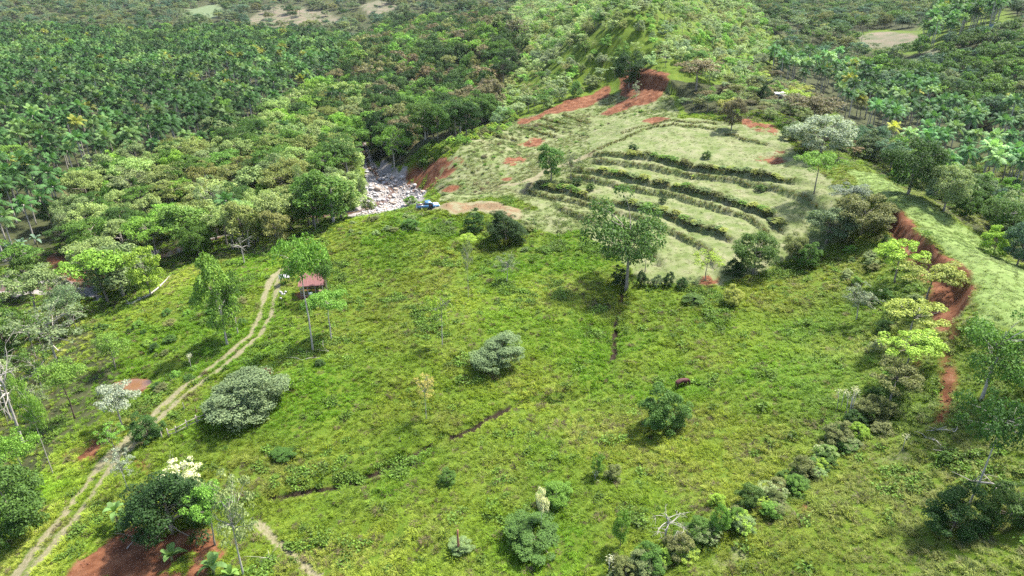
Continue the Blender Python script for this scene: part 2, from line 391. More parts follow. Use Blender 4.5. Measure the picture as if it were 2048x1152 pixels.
# ------------------------------------------------------------------ mesh and node helpers
def mesh_np(name, V, Fc, mats=(), smooth=False, attrs=None, fm=None):
    """V (n,3); Fc list of (m,k) index arrays"""
    if not isinstance(Fc, (list, tuple)): Fc = [Fc]
    me = bpy.data.meshes.new(name)
    V = np.asarray(V, np.float32)
    me.vertices.add(len(V)); me.vertices.foreach_set('co', V.ravel())
    Fc = [np.asarray(f, np.int32) for f in Fc if len(f)]
    idx = np.concatenate([f.ravel() for f in Fc])
    tot = np.concatenate([np.full(len(f), f.shape[1], np.int32) for f in Fc])
    st = np.concatenate([[0], np.cumsum(tot)[:-1]]).astype(np.int32)
    me.loops.add(len(idx)); me.loops.foreach_set('vertex_index', idx)
    me.polygons.add(len(tot)); me.polygons.foreach_set('loop_start', st)
    try: me.polygons.foreach_set('loop_total', tot)
    except Exception: pass
    if smooth: me.polygons.foreach_set('use_smooth', np.ones(len(tot), bool))
    if fm is not None: me.polygons.foreach_set('material_index', np.asarray(fm, np.int32))
    for m in mats: me.materials.append(m)
    for k, a in (attrs or {}).items():
        a = np.asarray(a, np.float32)
        if a.ndim == 1:
            at = me.attributes.new(k, 'FLOAT', 'POINT'); at.data.foreach_set('value', a)
        else:
            at = me.attributes.new(k, 'FLOAT_COLOR', 'POINT'); at.data.foreach_set('color', a.ravel())
    me.update(calc_edges=True)
    me.validate()
    return me
class B:
    """collects boxes, tubes and sheets into one mesh"""
    def __init__(s): s.v, s.q, s.t, s.n = [], [], [], 0
    def add(s, V, q=(), t=()):
        V = np.asarray(V, float).reshape(-1, 3)
        s.v.append(V)
        if len(q): s.q.append(np.asarray(q, int) + s.n)
        if len(t): s.t.append(np.asarray(t, int) + s.n)
        s.n += len(V)
        return s
    def box(s, c, d, rz=0.0, top=(1, 1), shift=(0, 0)):
        c, d = np.array(c, float), np.array(d, float) / 2
        V = []
        for z in (-1, 1):
            k = top if z > 0 else (1, 1)
            sh = shift if z > 0 else (0, 0)
            for x, y in ((-1, -1), (1, -1), (1, 1), (-1, 1)):
                px, py = x * d[0] * k[0] + sh[0], y * d[1] * k[1] + sh[1]
                V.append((c[0] + px * math.cos(rz) - py * math.sin(rz), c[1] + px * math.sin(rz) + py * math.cos(rz), c[2] + z * d[2]))
        return s.add(V, [(3, 2, 1, 0), (4, 5, 6, 7), (0, 1, 5, 4), (1, 2, 6, 5), (2, 3, 7, 6), (3, 0, 4, 7)])
    def tube(s, pts, rad, n=6):
        pts = np.asarray(pts, float); m = len(pts)
        rad = np.broadcast_to(np.asarray(rad, float), (m,))
        V = []
        for i in range(m):
            t = pts[min(i + 1, m - 1)] - pts[max(i - 1, 0)]
            t /= max(np.linalg.norm(t), 1e-9)
            a = np.cross(t, (0, 0, 1) if abs(t[2]) < .9 else (1, 0, 0)); a /= np.linalg.norm(a)
            b = np.cross(t, a)
            th = np.arange(n) * 2 * math.pi / n
            V.append(pts[i] + rad[i] * (np.cos(th)[:, None] * a + np.sin(th)[:, None] * b))
        q = [(i * n + j, i * n + (j + 1) % n, (i + 1) * n + (j + 1) % n, (i + 1) * n + j) for i in range(m - 1) for j in range(n)]
        k0, k1 = m * n, m * n + 1
        V = np.concatenate(V + [pts[:1], pts[-1:]])
        t = [(k0, (j + 1) % n, j) for j in range(n)] + [(k1, (m - 1) * n + j, (m - 1) * n + (j + 1) % n) for j in range(n)]
        return s.add(V, q, t)
    def arrays(s):
        return np.concatenate(s.v), [f for f in (np.concatenate(s.q) if s.q else [], np.concatenate(s.t) if s.t else []) if len(f)]
    def mesh(s, name, mats, smooth=False): 
        V, Fc = s.arrays()
        return mesh_np(name, V, Fc, mats, smooth)
def obj(name, me, parent=None, loc=None):
    o = bpy.data.objects.new(name, me); COL.objects.link(o)
    if parent: o.parent = parent
    if loc is not None: o.location = loc
    return o
def tag(o, label=None, cat=None, group=None, kind=None):
    for k, v in (('label', label), ('category', cat), ('group', group), ('kind', kind)):
        if v: o[k] = v
    return o
def thing(name, label, cat, loc, rz=0, sc=(1, 1, 1), group=None):
    o = bpy.data.objects.new(name, None); COL.objects.link(o)
    o.empty_display_size = 0.3
    o.location = loc; o.rotation_euler = (0, 0, rz); o.scale = sc
    return tag(o, label, cat, group)

class NT:
    def __init__(s, name):
        s.m = bpy.data.materials.new(name); s.m.use_nodes = True
        s.t = s.m.node_tree; s.t.nodes.clear()
        s.out = s.t.nodes.new('ShaderNodeOutputMaterial')
    def n(s, ty, **kw):
        nd = s.t.nodes.new(ty)
        for k, v in kw.items():
            if k in nd.inputs: s.set(nd.inputs[k], v)
            else: setattr(nd, k, v)
        return nd
    def set(s, inp, v):
        if isinstance(v, bpy.types.NodeSocket): s.t.links.new(v, inp)
        elif isinstance(v, bpy.types.Node): s.t.links.new(v.outputs[0], inp)
        else:
            if isinstance(v, tuple) and len(v) == 3 and len(inp.default_value) == 4: v = v + (1,)
            inp.default_value = v
    def noise(s, scale, detail=4, vec=None, rough=.6):
        nd = s.n('ShaderNodeTexNoise', Scale=scale, Detail=detail, Roughness=rough)
        if vec is not None: s.set(nd.inputs['Vector'], vec)
        return nd.outputs['Fac']
    def ramp(s, fac, stops):
        nd = s.n('ShaderNodeValToRGB'); s.set(nd.inputs[0], fac)
        el = nd.color_ramp.elements
        while len(el) < len(stops): el.new(.5)
        for e, (p, c) in zip(el, stops):
            e.position = p; e.color = tuple(c) + (1,) if len(c) == 3 else c
        return nd.outputs[0]
    def mix(s, fac, a, b, mode='MIX'):
        nd = s.n('ShaderNodeMix', data_type='RGBA', blend_type=mode)
        s.set(nd.inputs[0], fac); s.set(nd.inputs[6], a); s.set(nd.inputs[7], b)
        return nd.outputs[2]
    def math(s, op, a, b=0.0, clamp=False):
        nd = s.n('ShaderNodeMath', operation=op, use_clamp=clamp)
        s.set(nd.inputs[0], a); s.set(nd.inputs[1], b)
        return nd.outputs[0]
    def attr(s, name, ty='GEOMETRY'):
        return s.n('ShaderNodeAttribute', attribute_name=name, attribute_type=ty)
    def principled(s, col, rough=.8, spec=.2, bump=None, bstr=.4, bdist=.1, **kw):
        p = s.n('ShaderNodeBsdfPrincipled')
        s.set(p.inputs['Base Color'], col); s.set(p.inputs['Roughness'], rough); s.set(p.inputs['Specular IOR Level'], spec)
        for k, v in kw.items(): s.set(p.inputs[k], v)
        if bump is not None:
            bm = s.n('ShaderNodeBump', Strength=bstr, Distance=bdist); s.set(bm.inputs['Height'], bump)
            s.t.links.new(bm.outputs[0], p.inputs['Normal'])
        s.t.links.new(p.outputs[0], s.out.inputs['Surface'])
        return p
def simple(name, col, rough=.7, var=.25, scale=6.0, spec=.25, metal=0.0, bstr=.3, bdist=.02):
    m = NT(name)
    tc = m.n('ShaderNodeTexCoord').outputs['Object']
    n1 = m.noise(scale, 5, tc)
    c = m.mix(n1, tuple(x * (1 - var) for x in col), tuple(min(1, x * (1 + var)) for x in col))
    m.principled(c, rough, spec, bump=n1, bstr=bstr, bdist=bdist, Metallic=metal)
    return m.m

# ------------------------------------------------------------------ ground
m = NT('ground_material')
pos = m.n('ShaderNodeNewGeometry').outputs['Position']
nA, nB, nC = m.noise(.05, 5, pos), m.noise(.55, 6, pos), m.noise(3.2, 5, pos)
g = m.ramp(nB, [(.3, (.045, .085, .005)), (.5, (.075, .125, .007)), (.7, (.12, .155, .014))])
g = m.mix(m.math('MULTIPLY', nA, .5), g, (.085, .105, .022))
g = m.mix(1.0, g, m.ramp(m.noise(9.0, 5, pos), [(.32, (.35, .38, .35)), (.62, (1.05, 1.05, 1.0))]), 'MULTIPLY')
def edge(name, gain=2.2):
    a = m.attr(name).outputs['Fac']
    t = m.math('ADD', m.math('MULTIPLY', a, gain), m.math('MULTIPLY', m.math('SUBTRACT', nC, .5), 1.7))
    return m.math('SUBTRACT', t, (gain - 1) / 2, True)
g = m.mix(edge('litter'), g, m.ramp(nB, [(.35, (.022, .028, .010)), (.7, (.055, .058, .022))]))
g = m.mix(edge('dry'), g, m.ramp(m.noise(.35, 6, pos), [(.26, (.055, .080, .018)), (.40, (.088, .112, .034)), (.52, (.118, .132, .054)), (.66, (.15, .15, .078)), (.8, (.13, .095, .05))]))
g = m.mix(edge('spur'), g, m.ramp(nB, [(.3, (.085, .13, .028)), (.7, (.14, .18, .055))]))
g = m.mix(edge('farmeadow'), g, (.085, .11, .05))
g = m.mix(edge('field'), g, m.ramp(m.noise(.12, 6, pos), [(.35, (.065, .075, .035)), (.5, (.10, .092, .055)), (.65, (.135, .105, .075))]))
g = m.mix(edge('path'), g, m.ramp(nC, [(.3, (.105, .10, .042)), (.7, (.185, .16, .10))]))
g = m.mix(edge('stone'), g, m.ramp(nC, [(.3, (.08, .07, .06)), (.5, (.2, .18, .16)), (.7, (.3, .28, .26))]))
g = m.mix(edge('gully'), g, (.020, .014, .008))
g = m.mix(edge('soil'), g, m.ramp(m.noise(.5, 7, pos), [(.28, (.042, .016, .008)), (.44, (.090, .034, .015)), (.58, (.135, .058, .028)), (.70, (.165, .092, .052)), (.82, (.09, .10, .03))]))
m.principled(g, .92, .1, bump=m.math('ADD', nC, m.noise(14, 3, pos)), bstr=.6, bdist=.12)
quad = (np.arange(NX - 1)[None] + NX * np.arange(NY - 1)[:, None]).ravel()
quads = np.stack([quad, quad + 1, quad + NX + 1, quad + NX], 1)
ground = obj('ground', mesh_np('ground', np.stack([MX.ravel(), MY.ravel(), GZ.ravel()], 1), quads, [m.m], True, {k: a.ravel() for k, a in MASK.items()}))
tag(ground, 'rolling pasture and forest floor with bare red earth cuts and a worn track', 'ground', kind='structure')

# ------------------------------------------------------------------ foliage materials
def leafmat(name, src, hue=1.0):
    """src: 'OBJECT' colour of the plant object, or 'INSTANCER' colour attribute of a scattered mass"""
    m = NT(name)
    if src == 'OBJECT': c = m.n('ShaderNodeObjectInfo').outputs['Color']
    elif src == 'INSTANCER': c = m.attr('col', 'INSTANCER').outputs['Color']
    else: c = m.attr('col').outputs['Color']
    lv = m.attr('lv').outputs['Fac']
    k = m.math('ADD', m.math('MULTIPLY', lv, 1.1), .45)
    c = m.mix(1.0, c, m.n('ShaderNodeCombineColor', Red=m.math('POWER', k, 1.15), Green=k, Blue=m.math('POWER', k, .8)).outputs[0], 'MULTIPLY')
    p = m.n('ShaderNodeBsdfPrincipled', Roughness=.6)
    m.set(p.inputs['Base Color'], c); m.set(p.inputs['Specular IOR Level'], .12)
    t = m.n('ShaderNodeBsdfTranslucent'); m.set(t.inputs['Color'], m.mix(1.0, c, (1.1, 1.18, .6), 'MULTIPLY'))
    x = m.n('ShaderNodeMixShader', Fac=.32)
    m.t.links.new(p.outputs[0], x.inputs[1]); m.t.links.new(t.outputs[0], x.inputs[2])
    m.t.links.new(x.outputs[0], m.out.inputs['Surface'])
    return m.m
LEAF_O, LEAF_I, LEAF_M = leafmat('leaf_material', 'OBJECT'), leafmat('leaf_mass_material', 'INSTANCER'), leafmat('leaf_plain_material', 'MESH')
BARK = simple('bark_material', (.20, .17, .13), .9, .45, 3.0)
BARK_PALE = simple('pale_bark_material', (.30, .27, .225), .85, .35, 3.0)
BARK_DARK = simple('dark_bark_material', (.11, .075, .05), .9, .4, 3.0)

rng = np.random.default_rng(7)
def leaves(C, N, size, asp=.5, droop=0.0):
    """kite-shaped leaf faces at C with normals N"""
    n = len(C)
    N = N / np.maximum(np.linalg.norm(N, axis=1, keepdims=True), 1e-6)
    a = rng.normal(size=(n, 3)); a[:, 2] -= droop
    a -= (a * N).sum(1, keepdims=True) * N
    a /= np.maximum(np.linalg.norm(a, axis=1, keepdims=True), 1e-6)
    b = np.cross(N, a)
    s = size * rng.uniform(.65, 1.35, (n, 1))
    V = np.stack([C - a * s * .5, C + b * s * asp * .5 + a * s * .05, C + a * s * .5, C - b * s * asp * .5 + a * s * .05], 1).reshape(-1, 3)
    q = np.arange(n * 4).reshape(n, 4)
    lv = np.repeat(np.clip(rng.normal(.5, .2, n), 0, 1), 4)
    return V, q, lv
def lobe_leaves(cs, rs, per, size, asp=.5, flat=.7, up=.6, scat=.55):
    Vs, Ns = [], []
    for c, r in zip(cs, rs):
        k = max(4, int(per * (r / np.mean(rs)) ** 2))
        d = rng.normal(size=(k, 3)); d /= np.linalg.norm(d, axis=1, keepdims=True)
        d[:, 2] = np.where(d[:, 2] < -.35, -d[:, 2] * .6, d[:, 2])
        rad = r * rng.uniform(.55, 1.05, (k, 1)) ** .6
        p = c + d * rad * np.array([1, 1, flat])
        Vs.append(p); Ns.append(d * .7 + np.array([0, 0, up]) + rng.normal(size=(k, 3)) * scat)
    return leaves(np.concatenate(Vs), np.concatenate(Ns), size, asp)
def limb(bld, p, q, r0, r1, bend=.12, n=4, k=4):
    p, q = np.array(p, float), np.array(q, float)
    L = np.linalg.norm(q - p)
    o = rng.normal(size=3) * bend * L; o[2] = abs(o[2]) * .6
    t = np.linspace(0, 1, k)[:, None]
    bld.tube(p + (q - p) * t + o * (t * (1 - t)) * 2, np.linspace(r0, r1, k), n)
KINDS = {
 # lobes, crown centre z, radii xy, z, lobe radius, leaves per lobe, leaf size, trunk radius, trunk top
 'round':  dict(n=75, cz=.56, rx=.41, rz=.42, lr=(.08, .16), per=190, s=.031, tr=.022, open=.0, flat=.8),
 'bush':   dict(n=80, cz=.40, rx=.42, rz=.52, lr=(.07, .14), per=170, s=.031, tr=.016, open=.05, flat=.8),
 'dense':  dict(n=105, cz=.40, rx=.42, rz=.52, lr=(.05, .16), per=170, s=.027, tr=.02, open=.0, flat=.8),
 'spread': dict(n=44, cz=.74, rx=.44, rz=.22, lr=(.08, .15), per=110, s=.036, tr=.018, open=.1, flat=.55),
 'tall':   dict(n=24, cz=.67, rx=.40, rz=.31, lr=(.11, .20), per=170, s=.036, tr=.016, open=.3, flat=.75),
 'clumped': dict(n=24, cz=.58, rx=.42, rz=.39, lr=(.12, .20), per=280, s=.030, tr=.017, open=.0, flat=.75),
 'column': dict(n=46, cz=.56, rx=.36, rz=.46, lr=(.09, .17), per=120, s=.045, tr=.02, open=.1, flat=.8),
 'sparse': dict(n=46, cz=.66, rx=.42, rz=.32, lr=(.05, .11), per=42, s=.036, tr=.014, open=.3, flat=.6),
 'bare':   dict(n=34, cz=.66, rx=.42, rz=.32, lr=(.05, .1), per=0, s=.03, tr=.022, open=.3, flat=.6),
 'umbrella': dict(n=26, cz=.80, rx=.40, rz=.15, lr=(.10, .18), per=170, s=.034, tr=.014, open=.1, flat=.7),
}
def build_plant(kind, lod=1.0):
    """one unit-size plant (height 1, crown width 1): trunk arrays and crown arrays"""
    K = KINDS[kind]
    cs, rs = [], []
    n = K['n'] if lod >= 1 else max(9, int(K['n'] * .55))
    ang0 = rng.uniform(0, 6.28)
    gap = rng.uniform(0, 6.28)
    for i in range(n):
        for _ in range(30):
            d = rng.normal(size=3); d /= np.linalg.norm(d)
            r = rng.uniform(.03 if kind in ('spread', 'umbrella', 'sparse', 'clumped', 'tall') else .3, 1.0) ** .5
            c = np.array([d[0] * r * K['rx'], d[1] * r * K['rx'], K['cz'] + d[2] * r * K['rz']])
            if kind in ('bush', 'dense'):
                zz = rng.uniform(.10, .9); rr = K['rx'] * math.sqrt(max(.02, 1 - (max(0, zz - .3) / .62) ** 2)) * (.9 if zz > .2 else .8)
                an = rng.uniform(0, 6.283); q_ = rng.uniform(.3, 1) ** .5
                rr *= .88 + .17 * math.sin(2 * an + gap) + .17 * math.sin(3 * an + ang0 + 5 * zz); zz *= .9 + .16 * math.sin(an + ang0)
                c = np.array([math.cos(an) * rr * q_, math.sin(an) * rr * q_, zz])
            if K['open'] and math.cos(math.atan2(d[1], d[0]) - gap) > 1 - K['open'] * .8 and d[2] < .5: continue
            break
        cs.append(c); rs.append(rng.uniform(*K['lr']) * (1.25 if lod < 1 else 1))
    cs, rs = np.array(cs), np.array(rs)
    rs *= (1.0 - .25 * np.abs(cs[:, 2] - K['cz']) / K['rz'])
    cs[:, :2] -= (cs[:, :2].max(0) + cs[:, :2].min(0)) / 2
    ext = np.abs(cs[:, :2]).max(0)
    cs[:, :2] *= (.5 - np.mean(rs)) / ext
    zt = (cs[:, 2] + rs * K['flat']).max()
    cs[:, 2] *= 1.0 / zt
    crown = None
    if K['per']:
        per, s = (K['per'], K['s']) if lod >= 1 else (K['per'] * .42, K['s'] * 1.75)
        crown = lobe_leaves(cs, rs, per, s, .55, K['flat'])
    b = B()
    lean = rng.normal(size=2) * .02
    fork = K['cz'] - K['rz'] * (.55 if kind not in ('bush', 'round', 'column') else .7)
    fork = max(fork, .06)
    top = np.array([lean[0], lean[1], K['cz'] + K['rz'] * .3])
    pts = [np.array([0, 0, -.03])] + [np.array([lean[0] * t, lean[1] * t, t * top[2]]) + rng.normal(size=3) * [.006, .006, 0] for t in (.12, .35, .6, .8, 1)]
    tr = K['tr']
    b.tube(pts, [tr * 1.5, tr * 1.1, tr * .92, tr * .72, tr * .5, tr * .2], 7 if lod >= 1 else 4)
    order = rng.permutation(len(cs))[: (24 if kind in ('sparse', 'spread', 'tall', 'umbrella', 'clumped') else 12) if lod >= 1 else 5]
    for i in order:
        z0 = rng.uniform(fork, max(fork + .05, min(cs[i][2], top[2]) - .04))
        p0 = np.array([lean[0] * z0, lean[1] * z0, z0])
        limb(b, p0, cs[i], tr * .42, tr * .1, .3 if kind == 'bare' else .16, 4, 6 if kind == 'bare' else 4)
        if kind in ('bare', 'sparse'):
            for _ in range(5 if kind == 'bare' else 3):
                limb(b, cs[i] * .75 + p0 * .25, cs[i] + rng.normal(size=3) * .09, tr * .16, tr * .05, .2, 3, 3)
    return b.arrays(), crown
PROTO = {}
def plant_meshes(kind, var, pale=None):
    """shared (trunk, crown) meshes for individual plants"""
    key = (kind, var, pale)
    if key not in PROTO:
        k2 = (kind, var)
        if k2 not in PROTO: PROTO[k2] = build_plant(kind)
        (TV, TF), crown = PROTO[k2]
        bm_ = {None: BARK, 'pale': BARK_PALE, 'dark': BARK_DARK}[pale]
        tm = mesh_np('trunk_' + kind, TV, TF, [bm_], True)
        cm = mesh_np('crown_' + kind, crown[0], crown[1], [LEAF_O], False, {'lv': crown[2]}) if crown else None
        PROTO[key] = (tm, cm)
    return PROTO[key]
PAL = {
 'dark': (.020, .042, .010), 'deep': (.030, .060, .014), 'mid': (.050, .095, .018), 'bright': (.090, .165, .025), 'lime': (.155, .225, .028),
 'yellowgreen': (.18, .205, .045), 'grey': (.088, .118, .052), 'silver': (.165, .19, .125), 'olive': (.095, .11, .035), 'brown': (.10, .088, .045),
 'yellow': (.36, .31, .09), 'pale': (.125, .165, .060), 'blue': (.050, .090, .050), 'cream': (.38, .38, .22), 'pink': (.26, .19, .15),
}
CNAME = {'dark': 'very dark green', 'deep': 'dark green', 'mid': 'mid green', 'bright': 'bright green', 'lime': 'lime green', 'yellowgreen': 'yellow-green', 'grey': 'grey-green',
         'silver': 'silvery', 'olive': 'olive', 'brown': 'brownish', 'yellow': 'yellow', 'pale': 'pale green', 'blue': 'blue-green', 'cream': 'cream', 'pink': 'pinkish'}
def shade(col, amt=.18):
    c = 1.4 * np.array(PAL[col]) * rng.uniform(1 - amt, 1 + amt) * rng.uniform(1 - amt * .35, 1 + amt * .35, 3)
    return tuple(np.clip(c, 0, 1)) + (1.0,)
def plant(name, label, cat, x, y, h, wd, kind, col, pale=None, group=None, var=None, sink=.0, rz=None, tint=(1, 1, 1)):
    z = float(hgt(x, y)) - sink
    tm, cm = plant_meshes(kind, rng.integers(0, 3) if var is None else var, pale)
    o = thing(name, label, cat, (x, y, z), rng.uniform(0, 6.28) if rz is None else rz, (wd, wd * rng.uniform(.9, 1.1), h), group)
    t = obj('stem' if kind in ('bush', 'dense') else 'trunk', tm, o)
    if cm is not None:
        c = obj('foliage' if kind in ('bush', 'dense') else 'crown', cm, o); c.color = tuple(np.array(shade(col)[:3]) * tint) + (1,)
    return o
def at(u, v, hpx, wpx, low=False):
    """ground point seen at a pixel, with a height and width given in photograph pixels"""
    x, y, z = hit(u, v)
    _, _, dep = proj(x, y, z)
    sinv = (CAM_Z - z) / math.sqrt(x * x + y * y + (CAM_Z - z) ** 2)
    if low:
        x, y, z = hit(u, v - .33 * wpx * sinv)
        hpx = max(.45 * hpx, hpx - .42 * wpx * sinv)
    else: hpx -= .12 * wpx * sinv
    cosv = math.hypot(x, y) / math.sqrt(x * x + y * y + (CAM_Z - z) ** 2)
    return x, y, max(.3, hpx * dep / F / max(cosv, .5)), wpx * dep / F
# ------------------------------------------------------------------ scattering of masses
def scatter(name, P, rot, scl, colr, protos, pick, label, cat, kind='stuff'):
    """one object that carries many small plants: points with attributes, instanced by a node group"""
    n = len(P)
    me = bpy.data.meshes.new(name)
    me.vertices.add(n); me.vertices.foreach_set('co', np.asarray(P, np.float32).ravel())
    a = me.attributes.new('rot', 'FLOAT_VECTOR', 'POINT'); a.data.foreach_set('vector', np.asarray(rot, np.float32).ravel())
    a = me.attributes.new('scl', 'FLOAT_VECTOR', 'POINT'); a.data.foreach_set('vector', np.asarray(scl, np.float32).ravel())
    c = np.ones((n, 4), np.float32); c[:, :3] = np.asarray(colr)[:, :3]
    a = me.attributes.new('col', 'FLOAT_COLOR', 'POINT'); a.data.foreach_set('color', c.ravel())
    a = me.attributes.new('pick', 'INT', 'POINT'); a.data.foreach_set('value', np.asarray(pick, np.int32))
    o = obj(name, me)
    g = bpy.data.node_groups.new(name + '_nodes', 'GeometryNodeTree')
    g.interface.new_socket('Geometry', in_out='INPUT', socket_type='NodeSocketGeometry')
    g.interface.new_socket('Geometry', in_out='OUTPUT', socket_type='NodeSocketGeometry')
    gi, go = g.nodes.new('NodeGroupInput'), g.nodes.new('NodeGroupOutput')
    def na(nm, ty):
        nd = g.nodes.new('GeometryNodeInputNamedAttribute'); nd.data_type = ty; nd.inputs['Name'].default_value = nm
        return next(s for s in nd.outputs if s.enabled and s.name == 'Attribute')
    ar, asc, ap = na('rot', 'FLOAT_VECTOR'), na('scl', 'FLOAT_VECTOR'), na('pick', 'INT')
    join = g.nodes.new('GeometryNodeJoinGeometry')
    for i, po in enumerate(protos):
        oi = g.nodes.new('GeometryNodeObjectInfo'); oi.inputs['Object'].default_value = po; oi.inputs['As Instance'].default_value = True
        cmp_ = g.nodes.new('FunctionNodeCompare'); cmp_.data_type = 'INT'; cmp_.operation = 'EQUAL'
        ia, ib = [s for s in cmp_.inputs if s.enabled and s.name in 'AB'][:2]
        g.links.new(ap, ia); ib.default_value = i
        ip = g.nodes.new('GeometryNodeInstanceOnPoints')
        g.links.new(gi.outputs[0], ip.inputs['Points']); g.links.new(cmp_.outputs[0], ip.inputs['Selection'])
        g.links.new(oi.outputs['Geometry'], ip.inputs['Instance'])
        e2r = g.nodes.new('FunctionNodeEulerToRotation'); g.links.new(ar, e2r.inputs[0])
        g.links.new(e2r.outputs[0], ip.inputs['Rotation']); g.links.new(asc, ip.inputs['Scale'])
        g.links.new(ip.outputs[0], join.inputs[0])
    g.links.new(join.outputs[0], go.inputs[0])
    md = o.modifiers.new('scatter', 'NODES'); md.node_group = g
    tag(o, label, cat, kind=kind)
    return o
def proto_obj(name, me): return bpy.data.objects.new(name, me)      # not linked: only a source for the masses
def tuft_mesh(name, blades, rad, h, wd, spread=.9):
    n = blades
    a = rng.uniform(0, 6.283, n); r = rad * np.sqrt(rng.uniform(0, 1, n)) * .75
    base = np.stack([np.cos(a) * r, np.sin(a) * r, np.full(n, -.05)], 1)
    out = np.stack([np.cos(a + rng.normal(0, .5, n)), np.sin(a + rng.normal(0, .5, n)), np.zeros(n)], 1)
    hh = h * rng.uniform(.55, 1.1, n) * (1 - .45 * (r / rad) ** 2)
    ln = hh * rng.uniform(.3, spread, n)
    side = np.cross(out, [0, 0, 1.0]) * (wd * rng.uniform(.6, 1.3, n))[:, None]
    mid = base + out * (ln * .45)[:, None] + np.array([0, 0, 1.0]) * (hh * .8)[:, None]
    tip = base + out * (ln * 1.25)[:, None] + np.array([0, 0, 1.0]) * (hh * .92)[:, None]
    V = np.stack([base - side * .6, base + side * .6, mid + side, mid - side, tip], 1).reshape(-1, 3)
    k = np.arange(n)[:, None] * 5
    lv = np.repeat(np.clip(rng.normal(.5, .22, n), 0, 1), 5)
    return V, [k + np.array([0, 1, 2, 3]), k + np.array([3, 2, 4])], lv
TUFTS = []
for i in range(4):
    V, Fc, lv = tuft_mesh('tuft', 95, .5, .36, .017, 1.3)
    TUFTS.append(proto_obj('grass_tuft_source', mesh_np('grass_tuft', V, Fc, [LEAF_I], False, {'lv': lv})))
SHORT = []
for i in range(3):
    V, Fc, lv = tuft_mesh('short', 60, .5, .16, .017, 1.4)
    SHORT.append(proto_obj('short_tuft_source', mesh_np('short_tuft', V, Fc, [LEAF_I], False, {'lv': lv})))
WEEDS = []
for i in range(3):
    C = rng.normal(size=(70, 3)) * [.28, .28, .16]; C[:, 2] = np.abs(C[:, 2]) + .12
    V, q, lv = leaves(C, rng.normal(size=(70, 3)) * .5 + [0, 0, 1], .24, .55)
    WEEDS.append(proto_obj('weed_source', mesh_np('weed', V, q, [LEAF_I], False, {'lv': lv})))
MASSTREE = {}
for kind in ('round', 'spread', 'sparse', 'column', 'bush'):
    MASSTREE[kind] = []
    for i in range(2):
        (TV, TF), cr = build_plant(kind, .5)
        n0 = len(TV)
        V = np.concatenate([TV, cr[0]]); Fc = TF + [cr[1] + n0]
        fm = np.concatenate([np.zeros(sum(len(f) for f in TF), int), np.ones(len(cr[1]), int)])
        MASSTREE[kind].append(proto_obj('tree_source', mesh_np('mass_' + kind, V, Fc, [BARK, LEAF_I], False, {'lv': np.concatenate([np.full(n0, .5), cr[2]])}, fm)))

# ------------------------------------------------------------------ palms (metres)
def frond(bld_v, bld_q, bld_lv, az, elev, L, droopk, n0, lv0, nl=15, z0=0.0, roll=0.0, keep=None):
    d = np.array([math.cos(az), math.sin(az), 0]); s = np.array([-math.sin(az), math.cos(az), 0])
    t = np.linspace(.12, 1, nl)
    rx = L * (t * math.cos(elev) * (1 - .12 * t))
    rz = L * (t * math.sin(elev) - droopk * t ** 2.2)
    P = d * rx[:, None] + np.array([0, 0, 1.0]) * (rz + z0)[:, None]
    tang = np.gradient(P, axis=0); tang /= np.linalg.norm(tang, axis=1, keepdims=True)
    V, q = [], []
    # rachis
    w = .05 * (1.1 - t)
    for k in range(nl):
        V += [P[k] - s * w[k], P[k] + s * w[k]]
    for k in range(nl - 1): q.append((2 * k, 2 * k + 1, 2 * k + 3, 2 * k + 2))
    ll = L * .26 * np.sin(np.clip(t * 1.05, 0, 1) * math.pi) ** .55 + .1
    for k in range(nl):
        for sg in (-1, 1):
            e = tang[k] * .55 + s * sg * .75 + np.array([0, 0, rng.uniform(-.55, -.05)])
            e /= np.linalg.norm(e)
            wv = tang[k] * L * .034
            b0 = len(V)
            m_ = P[k] + e * ll[k] * .5 + [0, 0, .05]
            tip = P[k] + e * ll[k] + np.array([0, 0, -ll[k] * .28])
            V += [P[k] - wv * .6, P[k] + wv * .6, m_ + wv, m_ - wv, tip + wv * .2, tip - wv * .2]
            q += [(b0, b0 + 1, b0 + 2, b0 + 3), (b0 + 3, b0 + 2, b0 + 4, b0 + 5)]
    bld_v.append(np.array(V)); bld_q.append(np.array(q) + n0); bld_lv.append(np.full(len(V), lv0) + rng.normal(0, .05, len(V)))
    return n0 + len(V)
def palm_arrays(nf=17, H=7.5, L=3.7, droop=.5):
    b = B()
    lean = rng.normal(size=2) * .35
    b.tube([(lean[0] * t * t, lean[1] * t * t, H * t - .2 * (1 - t)) for t in (0, .1, .4, .7, 1)], [.24, .17, .15, .14, .17], 7)
    TV, TF = b.arrays()
    vs, qs, ls, n0 = [], [], [], 0
    for i in range(nf):
        f = i / (nf - 1)
        az = i * 2.3999 + rng.normal(0, .15)
        el = R(78 - 95 * f ** .8 + rng.normal(0, 5))
        n0 = frond(vs, qs, ls, az, el, L * rng.uniform(.85, 1.1) * (.75 + .25 * math.sin(f * 3)), droop * (.55 + .5 * f), n0, float(np.clip(.62 - .25 * f + rng.normal(0, .1), .05, 1)))
    C = np.concatenate(vs) + [lean[0], lean[1], H]
    return (TV, TF), (C, np.concatenate(qs), np.concatenate(ls))
PALMS, PALM_SRC = [], []
